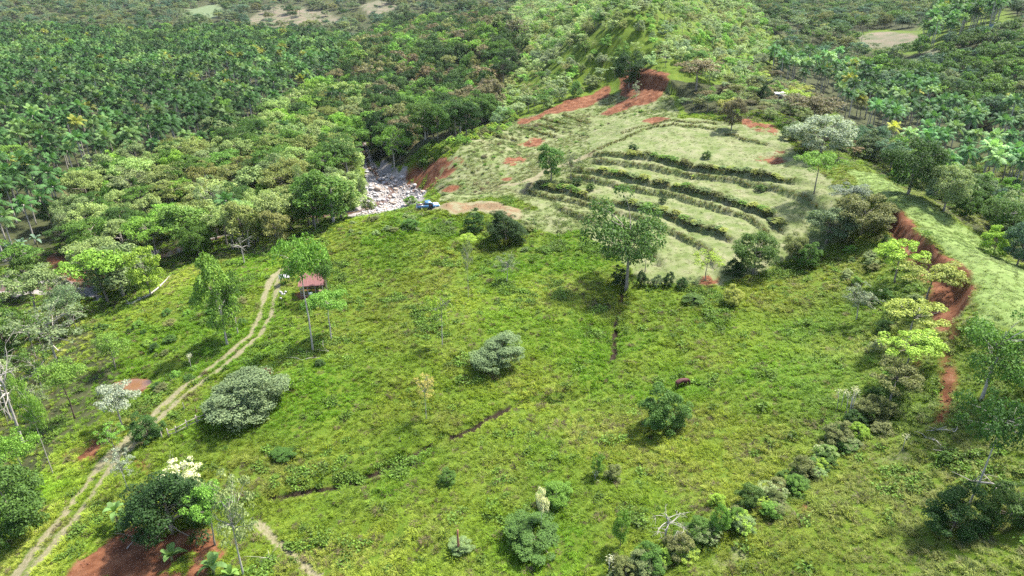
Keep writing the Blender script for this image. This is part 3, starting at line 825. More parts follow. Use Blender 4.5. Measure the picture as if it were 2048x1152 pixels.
for i in range(5):
    (TV, TF), cr = palm_arrays(15 + i, [9.0, 10.5, 8.0, 9.5, 7.0][i], 3.4 + .15 * i, .42 + .06 * i)
    PALMS.append((mesh_np('palm_trunk', TV, TF, [BARK_PALE if i % 2 else BARK], True), mesh_np('palm_crown', cr[0], cr[1], [LEAF_O], False, {'lv': cr[2]})))
    n0 = len(TV)
    fm = np.concatenate([np.zeros(sum(len(f) for f in TF), int), np.ones(len(cr[1]), int)])
    PALM_SRC.append(proto_obj('palm_source', mesh_np('mass_palm', np.concatenate([TV, cr[0]]), TF + [cr[1] + n0], [BARK_PALE, LEAF_I], False, {'lv': np.concatenate([np.full(n0, .5), cr[2]])}, fm)))

# ------------------------------------------------------------------ woods and plantations: candidate plants by zone
def grid_pts(s, x0=-760, x1=760, y0=50, y1=1150, jit=.42):
    gx, gy = np.meshgrid(np.arange(x0, x1, s), np.arange(y0, y1, s))
    x = gx.ravel() + rng.uniform(-jit, jit, gx.size) * s; y = gy.ravel() + rng.uniform(-jit, jit, gx.size) * s
    return x, y
def zone_pts(poly, s, yr=(60, 1150), keep=1.0, umax=2300, umin=-250):
    x, y = grid_pts(s, y0=yr[0], y1=yr[1])
    z = hgt(x, y)
    u, v, d = proj(x, y, z)
    m = in_poly(poly, u, v) & (u > umin) & (u < umax) & (y > yr[0]) & (y < yr[1]) & (rng.uniform(size=len(x)) < keep)
    x, y, z, u, v, d = [q[m] for q in (x, y, z, u, v, d)]
    ok = (mk('soil', x, y) < .4) & (mk('path', x, y) < .45) & ((mk('field', x, y) < .5) | (rng.uniform(size=len(x)) < .3)) & (mk('spur', x, y) < .5) & (mk('stone', x, y) < .4) & (mk('farmeadow', x, y) < .5)
    return [q[ok] for q in (x, y, z, u, v, d)]
CAND, PCAND = [], []
def wood(poly, s, hr, wr, kinds, cols, where, yr=(60, 1150), keep=1.0, tint=(1, 1, 1)):
    x, y, z, u, v, d = zone_pts(poly, s, yr, keep)
    for i in range(len(x)):
        k = kinds[rng.integers(len(kinds))]; c = cols[rng.integers(len(cols))]
        f = rng.uniform(0, 1) ** 1.3
        wd = wr[0] + (wr[1] - wr[0]) * f
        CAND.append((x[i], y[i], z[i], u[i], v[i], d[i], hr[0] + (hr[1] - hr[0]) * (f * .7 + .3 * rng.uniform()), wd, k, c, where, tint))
def palms(poly, s, yr, keep, ycol, where, sc=(.8, 1.15), tint=(1, 1, 1)):
    x, y, z, u, v, d = zone_pts(poly, s, yr, keep)
    patch = 1 + .9 * NZ.f(x / 45, y / 45, 3); thin = (NZ2.f(x / 28, y / 28, 2) > .3) | ((v < 125) & (rng.uniform(size=len(x)) < .6) & (u < 900))
    for i in range(len(x)):
        if thin[i] and rng.uniform() < .75: continue
        c = np.array((.044, .100, .026)) * rng.uniform(.55, 1.45)
        nm = 'dark green'
        q = rng.uniform()
        if q < ycol: c = np.array((.17, .19, .03)) * rng.uniform(.7, 1.1); nm = 'yellowing'
        elif q < ycol + .25: c = np.array((.105, .175, .050)) * rng.uniform(.8, 1.2); nm = 'light green'
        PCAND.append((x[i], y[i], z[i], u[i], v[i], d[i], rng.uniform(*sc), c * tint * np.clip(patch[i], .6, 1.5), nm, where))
palms(PALM_L, 7.0, (140, 950), .92, .02, 'in the plantation beyond the river', (1.0, 1.4))
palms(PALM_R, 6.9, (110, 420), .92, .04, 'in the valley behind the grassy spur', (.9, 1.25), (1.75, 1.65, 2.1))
palms(PALMROW, 6.0, (250, 700), .95, .1, 'in the row along the far hilltop', (1.1, 1.5))
palms(BELT, 13, (140, 330), .4, .05, 'among the trees along the river')
wood(PALM_L, 16, (9, 15), (8, 13), ['round', 'spread', 'column'], ['mid', 'bright', 'deep', 'mid'], 'among the plantation palms beyond the river', (170, 950), .45)
wood([(-500,55),(250,72),(480,68),(720,95),(690,140),(560,120),(300,115),(-500,125)], 9.5, (8, 15), (7, 14), ['round', 'spread', 'column'], ['deep', 'mid', 'dark', 'bright', 'deep'], 'at the far back of the plantation', (300, 950), .8)
wood(BELT, 7.2, (8, 14), (7, 14), ['round', 'spread', 'round', 'column', 'spread'], ['mid', 'bright', 'pale', 'olive', 'mid', 'pale', 'grey', 'deep'], 'in the woods along the river', (128, 380), 1.0, (1.2, 1.2, 1.0))
wood(LEFTLOW, 4.5, (6, 12), (4.5, 8), ['sparse', 'tall', 'column', 'spread', 'sparse'], ['mid', 'bright', 'pale', 'grey', 'bright'], 'on the slope between track and river', (60, 160), .85)
wood(CENTRE, 8.6, (9, 16), (8, 15), ['round', 'spread', 'round', 'column'], ['deep', 'mid', 'dark', 'olive', 'deep', 'bright', 'brown'], 'in the dense wood under the long ridge', (180, 900))
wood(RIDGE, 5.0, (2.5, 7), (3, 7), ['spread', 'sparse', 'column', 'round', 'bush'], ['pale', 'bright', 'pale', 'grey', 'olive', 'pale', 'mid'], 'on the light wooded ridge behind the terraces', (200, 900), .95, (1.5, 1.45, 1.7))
wood(HUTSLOPE, 5.0, (2.5, 6), (4, 7.5), ['spread', 'bush', 'round', 'spread'], ['olive', 'pale', 'brown', 'bright', 'yellowgreen', 'grey'], 'on the slope around the pale hut', (120, 320), .8)
wood(RIGHTEDGE, 5.6, (5, 9), (5, 8.5), ['round', 'spread', 'bush', 'column'], ['mid', 'grey', 'bright', 'deep', 'pale', 'blue'], 'along the lower edge of the grassy spur', (85, 260), .9)
wood(RIGHTHILL, 6.6, (6, 12), (6, 11), ['round', 'spread', 'column'], ['deep', 'mid', 'bright', 'blue', 'grey', 'mid'], 'on the wooded hill at the right', (180, 700))
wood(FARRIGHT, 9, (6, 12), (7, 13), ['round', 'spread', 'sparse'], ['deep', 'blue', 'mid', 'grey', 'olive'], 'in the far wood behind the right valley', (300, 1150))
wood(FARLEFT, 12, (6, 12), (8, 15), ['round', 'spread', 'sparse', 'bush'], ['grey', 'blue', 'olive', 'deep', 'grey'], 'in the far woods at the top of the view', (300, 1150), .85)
SLOPESCRUB = [(1640,500),(1780,470),(1860,620),(1830,780),(1760,880),(1690,900),(1735,760),(1750,640),(1690,560)]
wood(SLOPESCRUB, 2.6, (.8, 2.0), (1.4, 3.2), ['bush'], ['olive', 'mid', 'bright', 'deep', 'pale'], 'on the scrubby slope below the red bank', (60, 160), .55)
CREST = [(690,445),(800,428),(900,422),(960,430),(1100,440),(1180,470),(1150,520),(1060,505),(900,462),(760,470),(700,470)]
wood(CREST, 2.4, (.5, 1.2), (1.0, 2.4), ['bush'], ['pale', 'olive', 'bright', 'pale'], 'on the rough crest before the bare pad', (90, 175), .45)
FLANK = [(800,335),(840,290),(900,280),(975,255),(1040,235),(1000,270),(900,300),(830,350)]
wood(FLANK, 2.6, (1.0, 2.6), (1.6, 3.6), ['bush'], ['bright', 'mid', 'lime', 'olive'], 'on the bank above the riverbed', (140, 300), .8)
SLIP = [(870,360),(960,270),(1060,242),(1330,215),(1220,245),(1180,300),(1060,350),(1000,395),(880,405)]
wood(SLIP, 3.0, (.4, 1.0), (.9, 2.2), ['bush'], ['olive', 'pale', 'brown', 'bright'], 'on the slipped hillside', (120, 280), .35)
LEFTSLOPE = [(190,655),(330,620),(440,585),(520,600),(440,720),(330,800),(290,770),(240,730)]
wood(LEFTSLOPE, 2.6, (.5, 1.6), (1.0, 2.6), ['bush'], ['mid', 'bright', 'olive', 'deep'], 'on the slope left of the track', (60, 160), .4)
LISTED_XY = []          # kept clear for the plants listed one by one

def far_enough(x, y, w_):
    return all((x - a) ** 2 + (y - b) ** 2 > (.42 * (w_ + c)) ** 2 for a, b, c in LISTED_XY)

# ------------------------------------------------------------------ plants told apart in the photograph: (name, u, v base, height px, width px, kind, colour, bark, label)
LIST = [
 ('mango_tree', 345, 1112, 192, 205, 'dense', 'dark', None, 'large dense dark round tree beside the red earth mound'),
 ('flowering_tree', 378, 1010, 92, 92, 'sparse', 'cream', 'pale', 'pale yellow flowering tree behind the large dark round tree'),
 ('feathery_tree', 487, 1152, 195, 125, 'sparse', 'pale', 'pale', 'feathery pale tree on a thin spotted trunk beside the footpath'),
 ('feathery_tree', 430, 1090, 110, 90, 'spread', 'bright', None, 'fresh green spreading tree tucked against the large dark round tree'),
 ('grey_bush', 497, 858, 124, 176, 'dense', 'grey', None, 'wide grey-green bush at the end of the rail fence'),
 ('grey_tree', 245, 855, 92, 88, 'spread', 'silver', 'pale', 'small silvery tree with bare pale branches below the muddy pond'),
 ('dark_bush', 297, 893, 75, 66, 'bush', 'deep', None, 'dark bush at the left end of the rail fence'),
 ('pale_shrub', 232, 905, 60, 62, 'sparse', 'bright', None, 'light green shrub beside the track left of the dark bush'),
 ('twiggy_shrub', 258, 985, 90, 55, 'sparse', 'silver', 'pale', 'twiggy grey shrub standing by the track'),
 ('meadow_bush', 995, 747, 80, 118, 'dense', 'grey', None, 'lone wide grey-green bush in the middle of the meadow'),
 ('meadow_tree', 1326, 880, 118, 108, 'bush', 'mid', 'dark', 'lone ragged green tree in the lower right meadow'),
 ('dome_bush', 1012, 494, 74, 96, 'dense', 'dark', None, 'large dark dome-shaped bush below the bare pad'),
 ('dome_bush', 948, 470, 54, 48, 'bush', 'deep', None, 'smaller dark bush beside the large dome-shaped bush'),
 ('tall_tree', 1252, 580, 200, 172, 'clumped', 'mid', None, 'tall open tree with forked trunk in front of the terraces'),
 ('slender_tree', 1290, 545, 75, 45, 'tall', 'mid', None, 'slender small tree just right of the tall forked tree'),
 ('tall_tree', 626, 702, 225, 112, 'umbrella', 'bright', 'pale', 'tall tree with spotted trunk in front of the red shed'),
 ('slender_tree', 663, 680, 96, 86, 'umbrella', 'bright', 'pale', 'short slender tree with flat crown right of the red shed'),
 ('slender_tree', 657, 600, 105, 60, 'tall', 'mid', None, 'dark slender tree behind the red shed'),
 ('tall_tree', 455, 690, 180, 84, 'column', 'bright', 'pale', 'tall leafy tree beside the bend of the track'),
 ('tall_tree', 476, 668, 130, 62, 'tall', 'mid', 'pale', 'second slim tree of the pair beside the track bend'),
 ('bright_tree', 302, 592, 100, 70, 'column', 'lime', None, 'bright green upright tree at the edge of the riverside woods'),
 ('dead_tree', 489, 528, 62, 44, 'bare', 'pink', 'pale', 'small leafless pinkish-white tree at the wood edge'),
 ('terrace_tree', 1506, 548, 88, 84, 'round', 'mid', None, 'round green tree on the lower edge of the terraces'),
 ('terrace_tree', 1410, 562, 64, 70, 'sparse', 'lime', None, 'airy light green tree on bare soil at the terrace edge'),
 ('hedge_bush', 1238, 577, 50, 36, 'bush', 'dark', None, 'dark bush at the foot of the tall forked tree'),
 ('hedge_bush', 1283, 577, 38, 28, 'bush', 'dark', None, 'small dark conical bush right of the tall forked tree'),
 ('hedge_bush', 1312, 578, 30, 26, 'bush', 'grey', None, 'greyish small bush in the row below the terraces'),
 ('hedge_bush', 1336, 578, 36, 28, 'bush', 'dark', None, 'dark bush near the right end of the row below the terraces'),
 ('hedge_bush', 1362, 580, 28, 28, 'bush', 'deep', None, 'last low bush of the row below the terraces'),
 ('hedge_bush', 1466, 560, 46, 46, 'bush', 'dark', None, 'dark rounded bush left of the round terrace tree'),
 ('slope_bush', 1612, 542, 62, 54, 'bush', 'mid', None, 'upright green bush on the corner of the terraces'),
 ('slope_bush', 1588, 520, 56, 52, 'round', 'olive', None, 'olive bush just behind the upright corner bush'),
 ('slope_tree', 1652, 488, 78, 100, 'round', 'grey', None, 'wide grey-green tree at the right end of the terraces'),
 ('slope_tree', 1722, 470, 86, 118, 'round', 'olive', None, 'broad olive tree at the head of the red bank'),
 ('slope_tree', 1690, 430, 66, 80, 'spread', 'silver', None, 'silver-leaved spreading tree above the broad olive tree'),
 ('arching_tree', 1628, 388, 84, 96, 'umbrella', 'bright', None, 'arching flat-crowned tree standing on the upper terrace'),
 ('silver_tree', 1640, 310, 84, 120, 'round', 'silver', None, 'large whitish-leaved tree above the top terrace'),
 ('silver_tree', 1462, 262, 66, 50, 'round', 'brown', None, 'dark brownish tree at the back edge of the top terrace'),
 ('bank_tree', 1790, 565, 84, 96, 'spread', 'lime', None, 'topmost yellow-green tree below the red bank'),
 ('bank_tree', 1846, 610, 92, 118, 'spread', 'yellowgreen', None, 'widest yellow-green spreading tree touching the red bank'),
 ('bank_tree', 1816, 690, 90, 116, 'spread', 'yellowgreen', 'pale', 'yellow-green tree with white trunks below the pink earth'),
 ('bank_tree', 1806, 748, 90, 124, 'spread', 'lime', None, 'lower yellow-green tree beside the eroded red gully'),
 ('bank_tree', 1776, 812, 86, 110, 'spread', 'olive', None, 'olive spreading tree at the bottom of the row below the red bank'),
 ('bank_shrub', 1745, 850, 66, 84, 'bush', 'olive', None, 'low olive shrub at the foot of the tree row on the slope'),
 ('silver_shrub', 1712, 640, 78, 68, 'sparse', 'silver', 'pale', 'silvery open shrub alone on the right meadow slope'),
 ('tall_tree', 1962, 802, 205, 165, 'clumped', 'mid', 'pale', 'tall broad tree with pale trunk below the grassy spur'),
 ('tall_tree', 1936, 1015, 222, 138, 'umbrella', 'deep', 'pale', 'umbrella-crowned tree with bare pale branches at lower right'),
 ('dark_shrub', 1905, 1090, 130, 140, 'bush', 'deep', None, 'big dark shrub at the foot of the umbrella-crowned tree'),
 ('dark_shrub', 2020, 1060, 110, 120, 'bush', 'mid', None, 'spreading green shrub right of the umbrella-crowned tree'),
 ('spur_tree', 1886, 424, 94, 84, 'round', 'pale', None, 'pale round tree on the lower side of the grassy spur'),
 ('spur_tree', 1986, 516, 68, 62, 'bush', 'lime', None, 'bright lime bush on the lower side of the grassy spur'),
 ('spur_tree', 2034, 530, 90, 70, 'round', 'blue', None, 'dark blue-green tree right of the bright lime bush'),
 ('spur_tree', 1815, 390, 118, 112, 'round', 'deep', None, 'large dark tree where the spur meets the palms'),
 ('terrace_tree', 1102, 362, 74, 58, 'column', 'mid', None, 'upright tree at the left corner of the terraces'),
 ('terrace_tree', 1142, 362, 54, 52, 'sparse', 'grey', None, 'thin greyish tree right of the upright corner tree'),
 ('scar_tree', 1258, 176, 74, 66, 'round', 'dark', None, 'dark round tree on the rim of the red landslip'),
 ('scar_tree', 1392, 182, 66, 96, 'spread', 'brown', None, 'flat brownish tree right of the red landslip'),
 ('scar_shrub', 1272, 202, 40, 24, 'sparse', 'silver', 'pale', 'small pale shrub in front of the red landslip'),
 ('hut_tree', 1522, 208, 40, 40, 'bush', 'dark', None, 'dark bush left of the pale hut'),
 ('hut_tree', 1592, 216, 36, 60, 'spread', 'lime', None, 'lime green tree in front of the pale hut'),
 ('hut_tree', 1622, 262, 74, 118, 'spread', 'brown', None, 'wide brownish tree below the pale hut'),
 ('dead_tree', 48, 892, 205, 118, 'bare', 'grey', 'pale', 'tall leafless white tree on the left slope'),
 ('dead_tree', 22, 840, 150, 80, 'bare', 'grey', 'pale', 'second bare pale tree left of the tall leafless one'),
 ('slope_tree', 150, 838, 122, 100, 'umbrella', 'bright', 'dark', 'bright green tree with reddish trunk above the red patch'),
 ('thin_tree', 106, 948, 205, 50, 'tall', 'bright', 'pale', 'very thin crooked pale tree beside the red patch'),
 ('thin_tree', 64, 990, 130, 90, 'umbrella', 'bright', 'pale', 'leafy tree with a pale trunk below the leafless white tree'),
 ('corner_tree', 30, 1095, 190, 170, 'bush', 'mid', None, 'large leafy tree at the lower left edge of the view'),
 ('pale_tree', 75, 640, 108, 118, 'spread', 'pale', 'pale', 'pale spreading tree near the muddy river bend'),
 ('pale_tree', 118, 735, 130, 140, 'sparse', 'grey', 'pale', 'airy grey-green tree with fallen branches on the left slope'),
 ('slope_tree', 232, 738, 78, 72, 'tall', 'bright', None, 'thin leafy tree just above the muddy pond'),
 ('low_bush', 1066, 1118, 66, 142, 'bush', 'mid', None, 'low spreading dark green bush at the bottom of the meadow'),
 ('shrub', 1112, 1020, 60, 74, 'bush', 'bright', None, 'green shrub behind the pale flowering stalk'),
 ('stalk_plant', 1082, 1062, 82, 30, 'tall', 'cream', 'pale', 'pale flowering stalk plant in the lower meadow'),
 ('shrub', 922, 1112, 34, 56, 'bush', 'pale', None, 'leafy shrub around the foot of the brown dead post'),
 ('brush_pile', 1330, 1085, 70, 96, 'bare', 'grey', 'pale', 'leafless white brush in the lower hedge line'),
 ('airy_shrub', 1014, 566, 62, 54, 'sparse', 'grey', 'pale', 'airy greyish shrub below the dark dome bushes'),
 ('sapling', 885, 692, 112, 62, 'sparse', 'lime', 'pale', 'thin bent sapling in the upper meadow'),
 ('sapling', 937, 596, 118, 26, 'sparse', 'pale', 'pale', 'very thin pale sapling below the dark bushes'),
 ('sapling', 853, 838, 92, 40, 'sparse', 'yellow', 'pale', 'thin sapling with yellow leaves in the meadow'),
 ('sapling', 940, 498, 30, 40, 'umbrella', 'lime', 'pale', 'short lime green sapling left of the dome bush'),
 ('yellow_bush', 1465, 614, 46, 46, 'bush', 'yellowgreen', None, 'rounded yellowish bush on the meadow below the terraces'),
 ('hedge_shrub', 1432, 1018, 32, 38, 'bush', 'lime', None, 'small bright rounded bush above the lower hedge line'),
 ('hedge_shrub', 1500, 1025, 62, 66, 'bush', 'mid', None, 'tall green shrub at the upper end of the lower hedge'),
 ('hedge_shrub', 1542, 1018, 46, 50, 'bush', 'olive', None, 'olive shrub at the upper tip of the lower hedge'),
 ('hedge_shrub', 1468, 1062, 48, 44, 'bush', 'bright', None, 'bright shrub in the middle of the lower hedge'),
 ('hedge_shrub', 1436, 1072, 62, 42, 'column', 'bright', None, 'upright bright bush in the middle of the lower hedge'),
 ('hedge_shrub', 1400, 1095, 64, 70, 'bush', 'mid', None, 'dense green shrub in the lower half of the hedge'),
 ('hedge_shrub', 1355, 1125, 60, 66, 'bush', 'olive', None, 'olive shrub near the lower end of the hedge'),
 ('hedge_shrub', 1300, 1150, 62, 70, 'bush', 'mid', None, 'green shrub at the bottom end of the hedge'),
 ('hedge_shrub', 1240, 1095, 70, 42, 'column', 'bright', None, 'upright shrub left of the leafless white brush'),
 ('hedge_shrub', 1605, 970, 60, 64, 'bush', 'olive', None, 'shrub where the hedge meets the bench track'),
 ('hedge_shrub', 1672, 900, 58, 72, 'bush', 'olive', None, 'dark olive shrub beside the bench track'),
 ('hedge_shrub', 1710, 870, 50, 60, 'bush', 'deep', None, 'dark shrub on the slope above the bench track'),
 ('pad_shrub', 820, 412, 22, 30, 'bush', 'bright', None, 'small green shrub left of the pickup truck'),
 ('pad_shrub', 738, 425, 40, 30, 'bush', 'pale', None, 'pale shrub at the edge of the stony riverbed'),
 ('riverside_tree', 724, 432, 95, 26, 'tall', 'pale', 'pale', 'slim white-trunked tree beside the stony riverbed'),
 ('riverside_tree', 612, 440, 110, 40, 'tall', 'pale', 'pale', 'tall pale-trunked tree in the middle of the riverside woods'),
 ('riverside_tree', 435, 470, 120, 72, 'sparse', 'pale', 'pale', 'open pale-branched tree rising from the riverside woods'),
 ('leaning_tree', 790, 340, 88, 64, 'tall', 'bright', 'pale', 'leaning pale-trunked tree on the far bank of the riverbed'),
 ('terrace_shrub', 1413, 318, 18, 22, 'bush', 'mid', None, 'single round shrub on the pale top terrace'),
 ('terrace_shrub', 1266, 303, 18, 20, 'bush', 'deep', None, 'dark shrub at the left of the top terrace'),
 ('terrace_shrub', 1153, 372, 20, 24, 'bush', 'deep', None, 'dark round shrub on the left end of the middle terrace'),
 ('terrace_shrub', 1181, 382, 18, 20, 'bush', 'mid', None, 'second round shrub on the left end of the middle terrace'),
 ('terrace_shrub', 1326, 408, 16, 18, 'bush', 'deep', None, 'small dark shrub alone on the middle terrace'),
 ('terrace_shrub', 1520, 385, 18, 26, 'bush', 'mid', None, 'low shrub near the right end of the upper terrace'),
 ('meadow_plant', 895, 975, 36, 40, 'bush', 'mid', None, 'small dark leafy plant in the lower left meadow'),
 ('meadow_plant', 1195, 955, 44, 34, 'column', 'bright', None, 'upright leafy plant in the lower middle meadow'),
 ('meadow_plant', 1228, 965, 36, 40, 'bush', 'olive', None, 'olive plant next to the upright leafy plant'),
 ('meadow_plant', 1385, 612, 26, 50, 'bush', 'mid', None, 'low green plant below the terrace bush row'),
 ('meadow_plant', 640, 735, 16, 24, 'bush', 'deep', None, 'low dark plant right of the brown cow'),
 ('meadow_plant', 565, 925, 30, 60, 'bush', 'mid', None, 'leafy patch beside the gully below the wide grey bush'),
 ('meadow_plant', 820, 460, 24, 40, 'bush', 'mid', None, 'shrub on the crest in front of the pickup truck'),
 ('meadow_plant', 1890, 930, 30, 34, 'bush', 'mid', None, 'small bush on the slope left of the umbrella-crowned tree'),
]
for nm, u, v, hp, wp, kind, col, bark, lab in LIST:
    x, y, h, wd = at(u, v, hp, wp, kind in ('bush', 'dense'))
    LISTED_XY.append((x, y, wd))
    cat = 'tree' if 'tree' in nm or nm == 'sapling' else ('shrub' if 'shrub' in nm or 'bush' in nm else 'plant')
    plant(nm, lab, cat, x, y, h, wd, kind, col, bark)

# ------------------------------------------------------------------ the largest in view become single plants, the rest masses
def in_view(c): return -40 < c[3] < 2090 and -10 < c[4] < 1200
SCREE = np.array(hit(905, 395)[:2])
CAND = [c for c in CAND if c[7] < 3.7 or far_enough(c[0], c[1], c[7] * (.8 if c[1] < 180 else .35))]
CAND.sort(key=lambda c: -(c[7] * c[6]) / c[5] ** 2 * (1 if in_view(c) else 0))
NAMES = {'round': 'broadleaf_tree', 'spread': 'spreading_tree', 'column': 'upright_tree', 'sparse': 'airy_tree', 'tall': 'slender_tree', 'bush': 'thicket_bush'}
SHAPE = {'round': 'round-crowned tree', 'spread': 'spreading tree', 'column': 'upright tree', 'sparse': 'airy thin-leaved tree', 'tall': 'slender tree', 'bush': 'dense bush'}
TREES_ONE = 235
MARKS = [(100,520,'near the muddy river bend'),(60,400,'at the left end of the front palm rows'),(250,360,'where palms meet the riverside woods'),(420,400,'in the middle of the riverside woods'),(330,470,'in the front of the riverside woods'),
 (560,330,'in the upper riverside woods'),(640,450,'beside the open grassy crest'),(700,330,'beside the stony riverbed'),(480,520,'by the small leafless pinkish tree'),(60,700,'near the bare white trees'),(200,680,'above the muddy pond'),
 (90,900,'beside the red patch by the track'),(110,270,'in the left of the plantation'),(330,240,'in the centre of the plantation'),(560,190,'at the right edge of the plantation'),(200,150,'far back in the plantation'),(850,240,'on the far bank above the riverbed'),
 (760,180,'in the wood behind the riverbed'),(900,110,'in the dense wood under the long ridge'),(1080,190,'left of the red landslip'),(1200,80,'on the light ridge above the landslip'),(1400,110,'on the ridge right of the landslip'),(1480,190,'between landslip and pale hut'),
 (1570,220,'around the pale hut'),(1700,290,'at the top of the grassy spur'),(1790,330,'in the front palms behind the spur'),(1950,370,'in the palm valley at the right edge'),(1850,270,'in the middle of the palm valley'),(1680,190,'in the palms below the pale hut'),
 (1950,200,'on the wooded hill at the right'),(1950,470,'along the lower edge of the spur'),(1760,620,'below the red bank'),(1740,800,'beside the feathery stalks'),(900,445,'before the bare pad'),(1000,320,'on the slipped hillside'),(1920,40,'in the far hilltop palm row')]
def mark(c): return min(MARKS, key=lambda m_: (m_[0] - c[3]) ** 2 + 3 * (m_[1] - c[4]) ** 2)[2]
def size_word(v_, a, b): return 'small' if v_ < a else ('large' if v_ > b else 'medium')
for c in CAND[:TREES_ONE]:
    who = '%s %s %s' % (size_word(c[7], 7.5, 10.5), CNAME[c[9]], SHAPE[c[8]])
    plant(NAMES[c[8]], who + ' ' + mark(c), 'bush' if c[8] == 'bush' else 'tree', c[0], c[1], c[6], c[7], c[8], c[9], 'pale' if rng.uniform() < .3 else None, group='%ss %s' % (SHAPE[c[8]], mark(c)), tint=c[11])
rest = CAND[TREES_ONE:]
pk = []
protos = [p for k in ('round', 'spread', 'sparse', 'column', 'bush') for p in MASSTREE[k]]
ki = {'round': 0, 'spread': 2, 'sparse': 4, 'column': 6, 'bush': 8, 'tall': 6}
for nm, lab, sel in (('near_forest', 'mass of mixed broadleaf trees filling the woods behind the meadow', lambda c: c[1] < 480), ('far_forest', 'far woods of small grey-green trees on the distant hills', lambda c: c[1] >= 480)):
    q = [c for c in rest if sel(c)]
    P = [(c[0], c[1], float(hgt(c[0], c[1])) - .1) for c in q]
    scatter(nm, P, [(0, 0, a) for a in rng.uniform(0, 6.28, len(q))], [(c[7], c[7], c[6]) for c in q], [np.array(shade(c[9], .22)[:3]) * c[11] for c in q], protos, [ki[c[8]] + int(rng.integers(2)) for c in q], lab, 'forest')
PCAND = [c for c in PCAND if far_enough(c[0], c[1], 3)]
PCAND.sort(key=lambda c: -c[6] / c[5] if in_view(c) else 0)
NFR = 0
FRONDS = []
for j in range(6):
    f = j / 5
    vs, qs, ls = [], [], []
    frond(vs, qs, ls, 0.0, R(78 - 95 * f ** .8), 3.7 * (.75 + .25 * math.sin(f * 3)), .5 * (.55 + .5 * f), 0, .6 - .25 * f)
    FRONDS.append(mesh_np('frond', np.concatenate(vs), np.concatenate(qs), [LEAF_O], False, {'lv': np.concatenate(ls)}))
PTRUNK = B().tube([(0, 0, -.2), (.05, .02, 1), (.08, 0, 4), (.03, .05, 7), (0, 0, 9)], [.24, .17, .15, .14, .17], 7).mesh('palm_trunk', [BARK_PALE], True)
for c in PCAND[:300]:
    i = int(rng.integers(len(PALMS)))
    o = thing('palm_tree', '%s %s feather palm %s' % ({'small': 'short', 'medium': 'middling', 'large': 'tall'}[size_word(c[6], 1.05, 1.2)], c[8], mark(c)), 'palm', (c[0], c[1], float(hgt(c[0], c[1]))), rng.uniform(0, 6.28), (c[6],) * 3, 'feather palms ' + mark(c))
    if NFR < 24:
        NFR += 1
        obj('trunk', PTRUNK, o)
        for j in range(17):
            f = j / 16
            fr = obj('frond', FRONDS[min(5, int(f * 6))], o, (0, 0, 9.0)); fr.rotation_euler = (0, 0, j * 2.3999 + rng.normal(0, .15)); fr.scale = (rng.uniform(.85, 1.1),) * 3
            fr.color = tuple(c[7] * rng.uniform(.8, 1.2)) + (1,) if not (f > .9 and rng.uniform() < .4) else (.2, .17, .06, 1)
        continue
    obj('trunk', PALMS[i][0], o); k = obj('crown', PALMS[i][1], o); k.color = tuple(c[7]) + (1,)
q = PCAND[300:]
scatter('palm_plantation', [(c[0], c[1], float(hgt(c[0], c[1]))) for c in q], [(0, 0, a) for a in rng.uniform(0, 6.28, len(q))], [(c[6],) * 3 for c in q], [c[7] for c in q], PALM_SRC, rng.integers(0, len(PALM_SRC), len(q)), 'mass of distant plantation palms beyond the river and in the valleys', 'palms')
print('plants', len(CAND), len(PCAND))

# ------------------------------------------------------------------ grass
def field_pts(n, x0, x1, y0, y1):
    x, y = rng.uniform(x0, x1, n), rng.uniform(y0, y1, n)
    z = hgt(x, y)
    u, v, d = proj(x, y, z)
    k = (u > -120) & (u < 2170) & (v < 1300)
    return x[k], y[k], z[k], u[k], v[k], d[k]
def tilt(n, amt): return np.stack([rng.normal(0, amt, n), rng.normal(0, amt, n), rng.uniform(0, 6.283, n)], 1)
x, y, z, u, v, d = field_pts(260000, -125, 150, 36, 215)
bare = np.maximum.reduce([mk('soil', x, y), mk('path', x, y) * .9, mk('stone', x, y)])
dryv = mk('dry', x, y); sv = mk('spur', x, y); lit = mk('litter', x, y)
r_ = rng.uniform(size=len(x))
den = .8 + .6 * np.clip(NZ.f(x / 2.4, y / 2.4, 3) + .35, 0, 1)
dens_far = np.clip(1.25 - y / 260, .45, 1)
g = (mk('gully', x, y) < .45) & (np.maximum(bare, 1.15 * mk('path', x, y)) < .28 + .42 * r_) & (dryv < .5) & (sv < .5) & (r_ < den * dens_far) & ((lit < .5) | (r_ < .25))
xs, ys, zs = x[g], y[g], z[g]
n = len(xs)
a1 = np.clip(.5 + 1.6 * NZ.f(xs / 14, ys / 14, 4), 0, 1)[:, None]
a2 = np.clip(.35 + 1.5 * NZ2.f(xs / 4, ys / 4, 3), 0, 1)[:, None]
rightside = np.clip((proj(xs, ys, zs)[0] - 1500) / 400, 0, 1)[:, None]
colr = (np.array([.112, .222, .008]) * (1 - a1) + np.array([.205, .255, .022]) * a1)
colr = colr * (1 - .55 * a2 * a1) + np.array([.225, .235, .055]) * .55 * a2 * a1
dead = (rng.uniform(size=(n, 1)) < .05 + .16 * a2 * a1)
colr = np.where(dead, np.array([.15, .125, .055]) * rng.uniform(.6, 1.1, (n, 1)), colr)
colr = colr * (1 - .6 * rightside) + np.array([.20, .225, .075]) * .6 * rightside
colr *= rng.uniform(.84, 1.10, (n, 1)) * (1 + .5 * NZ2.f(xs / 22, ys / 22, 3))[:, None]
colr[:, 2] += .004
sz = (rng.uniform(.45, .95, n) + .6 * (rng.uniform(size=n) < .09)) * (.8 + .5 * np.clip(NZ3.f(xs / 5, ys / 5, 2) + .4, 0, 1))
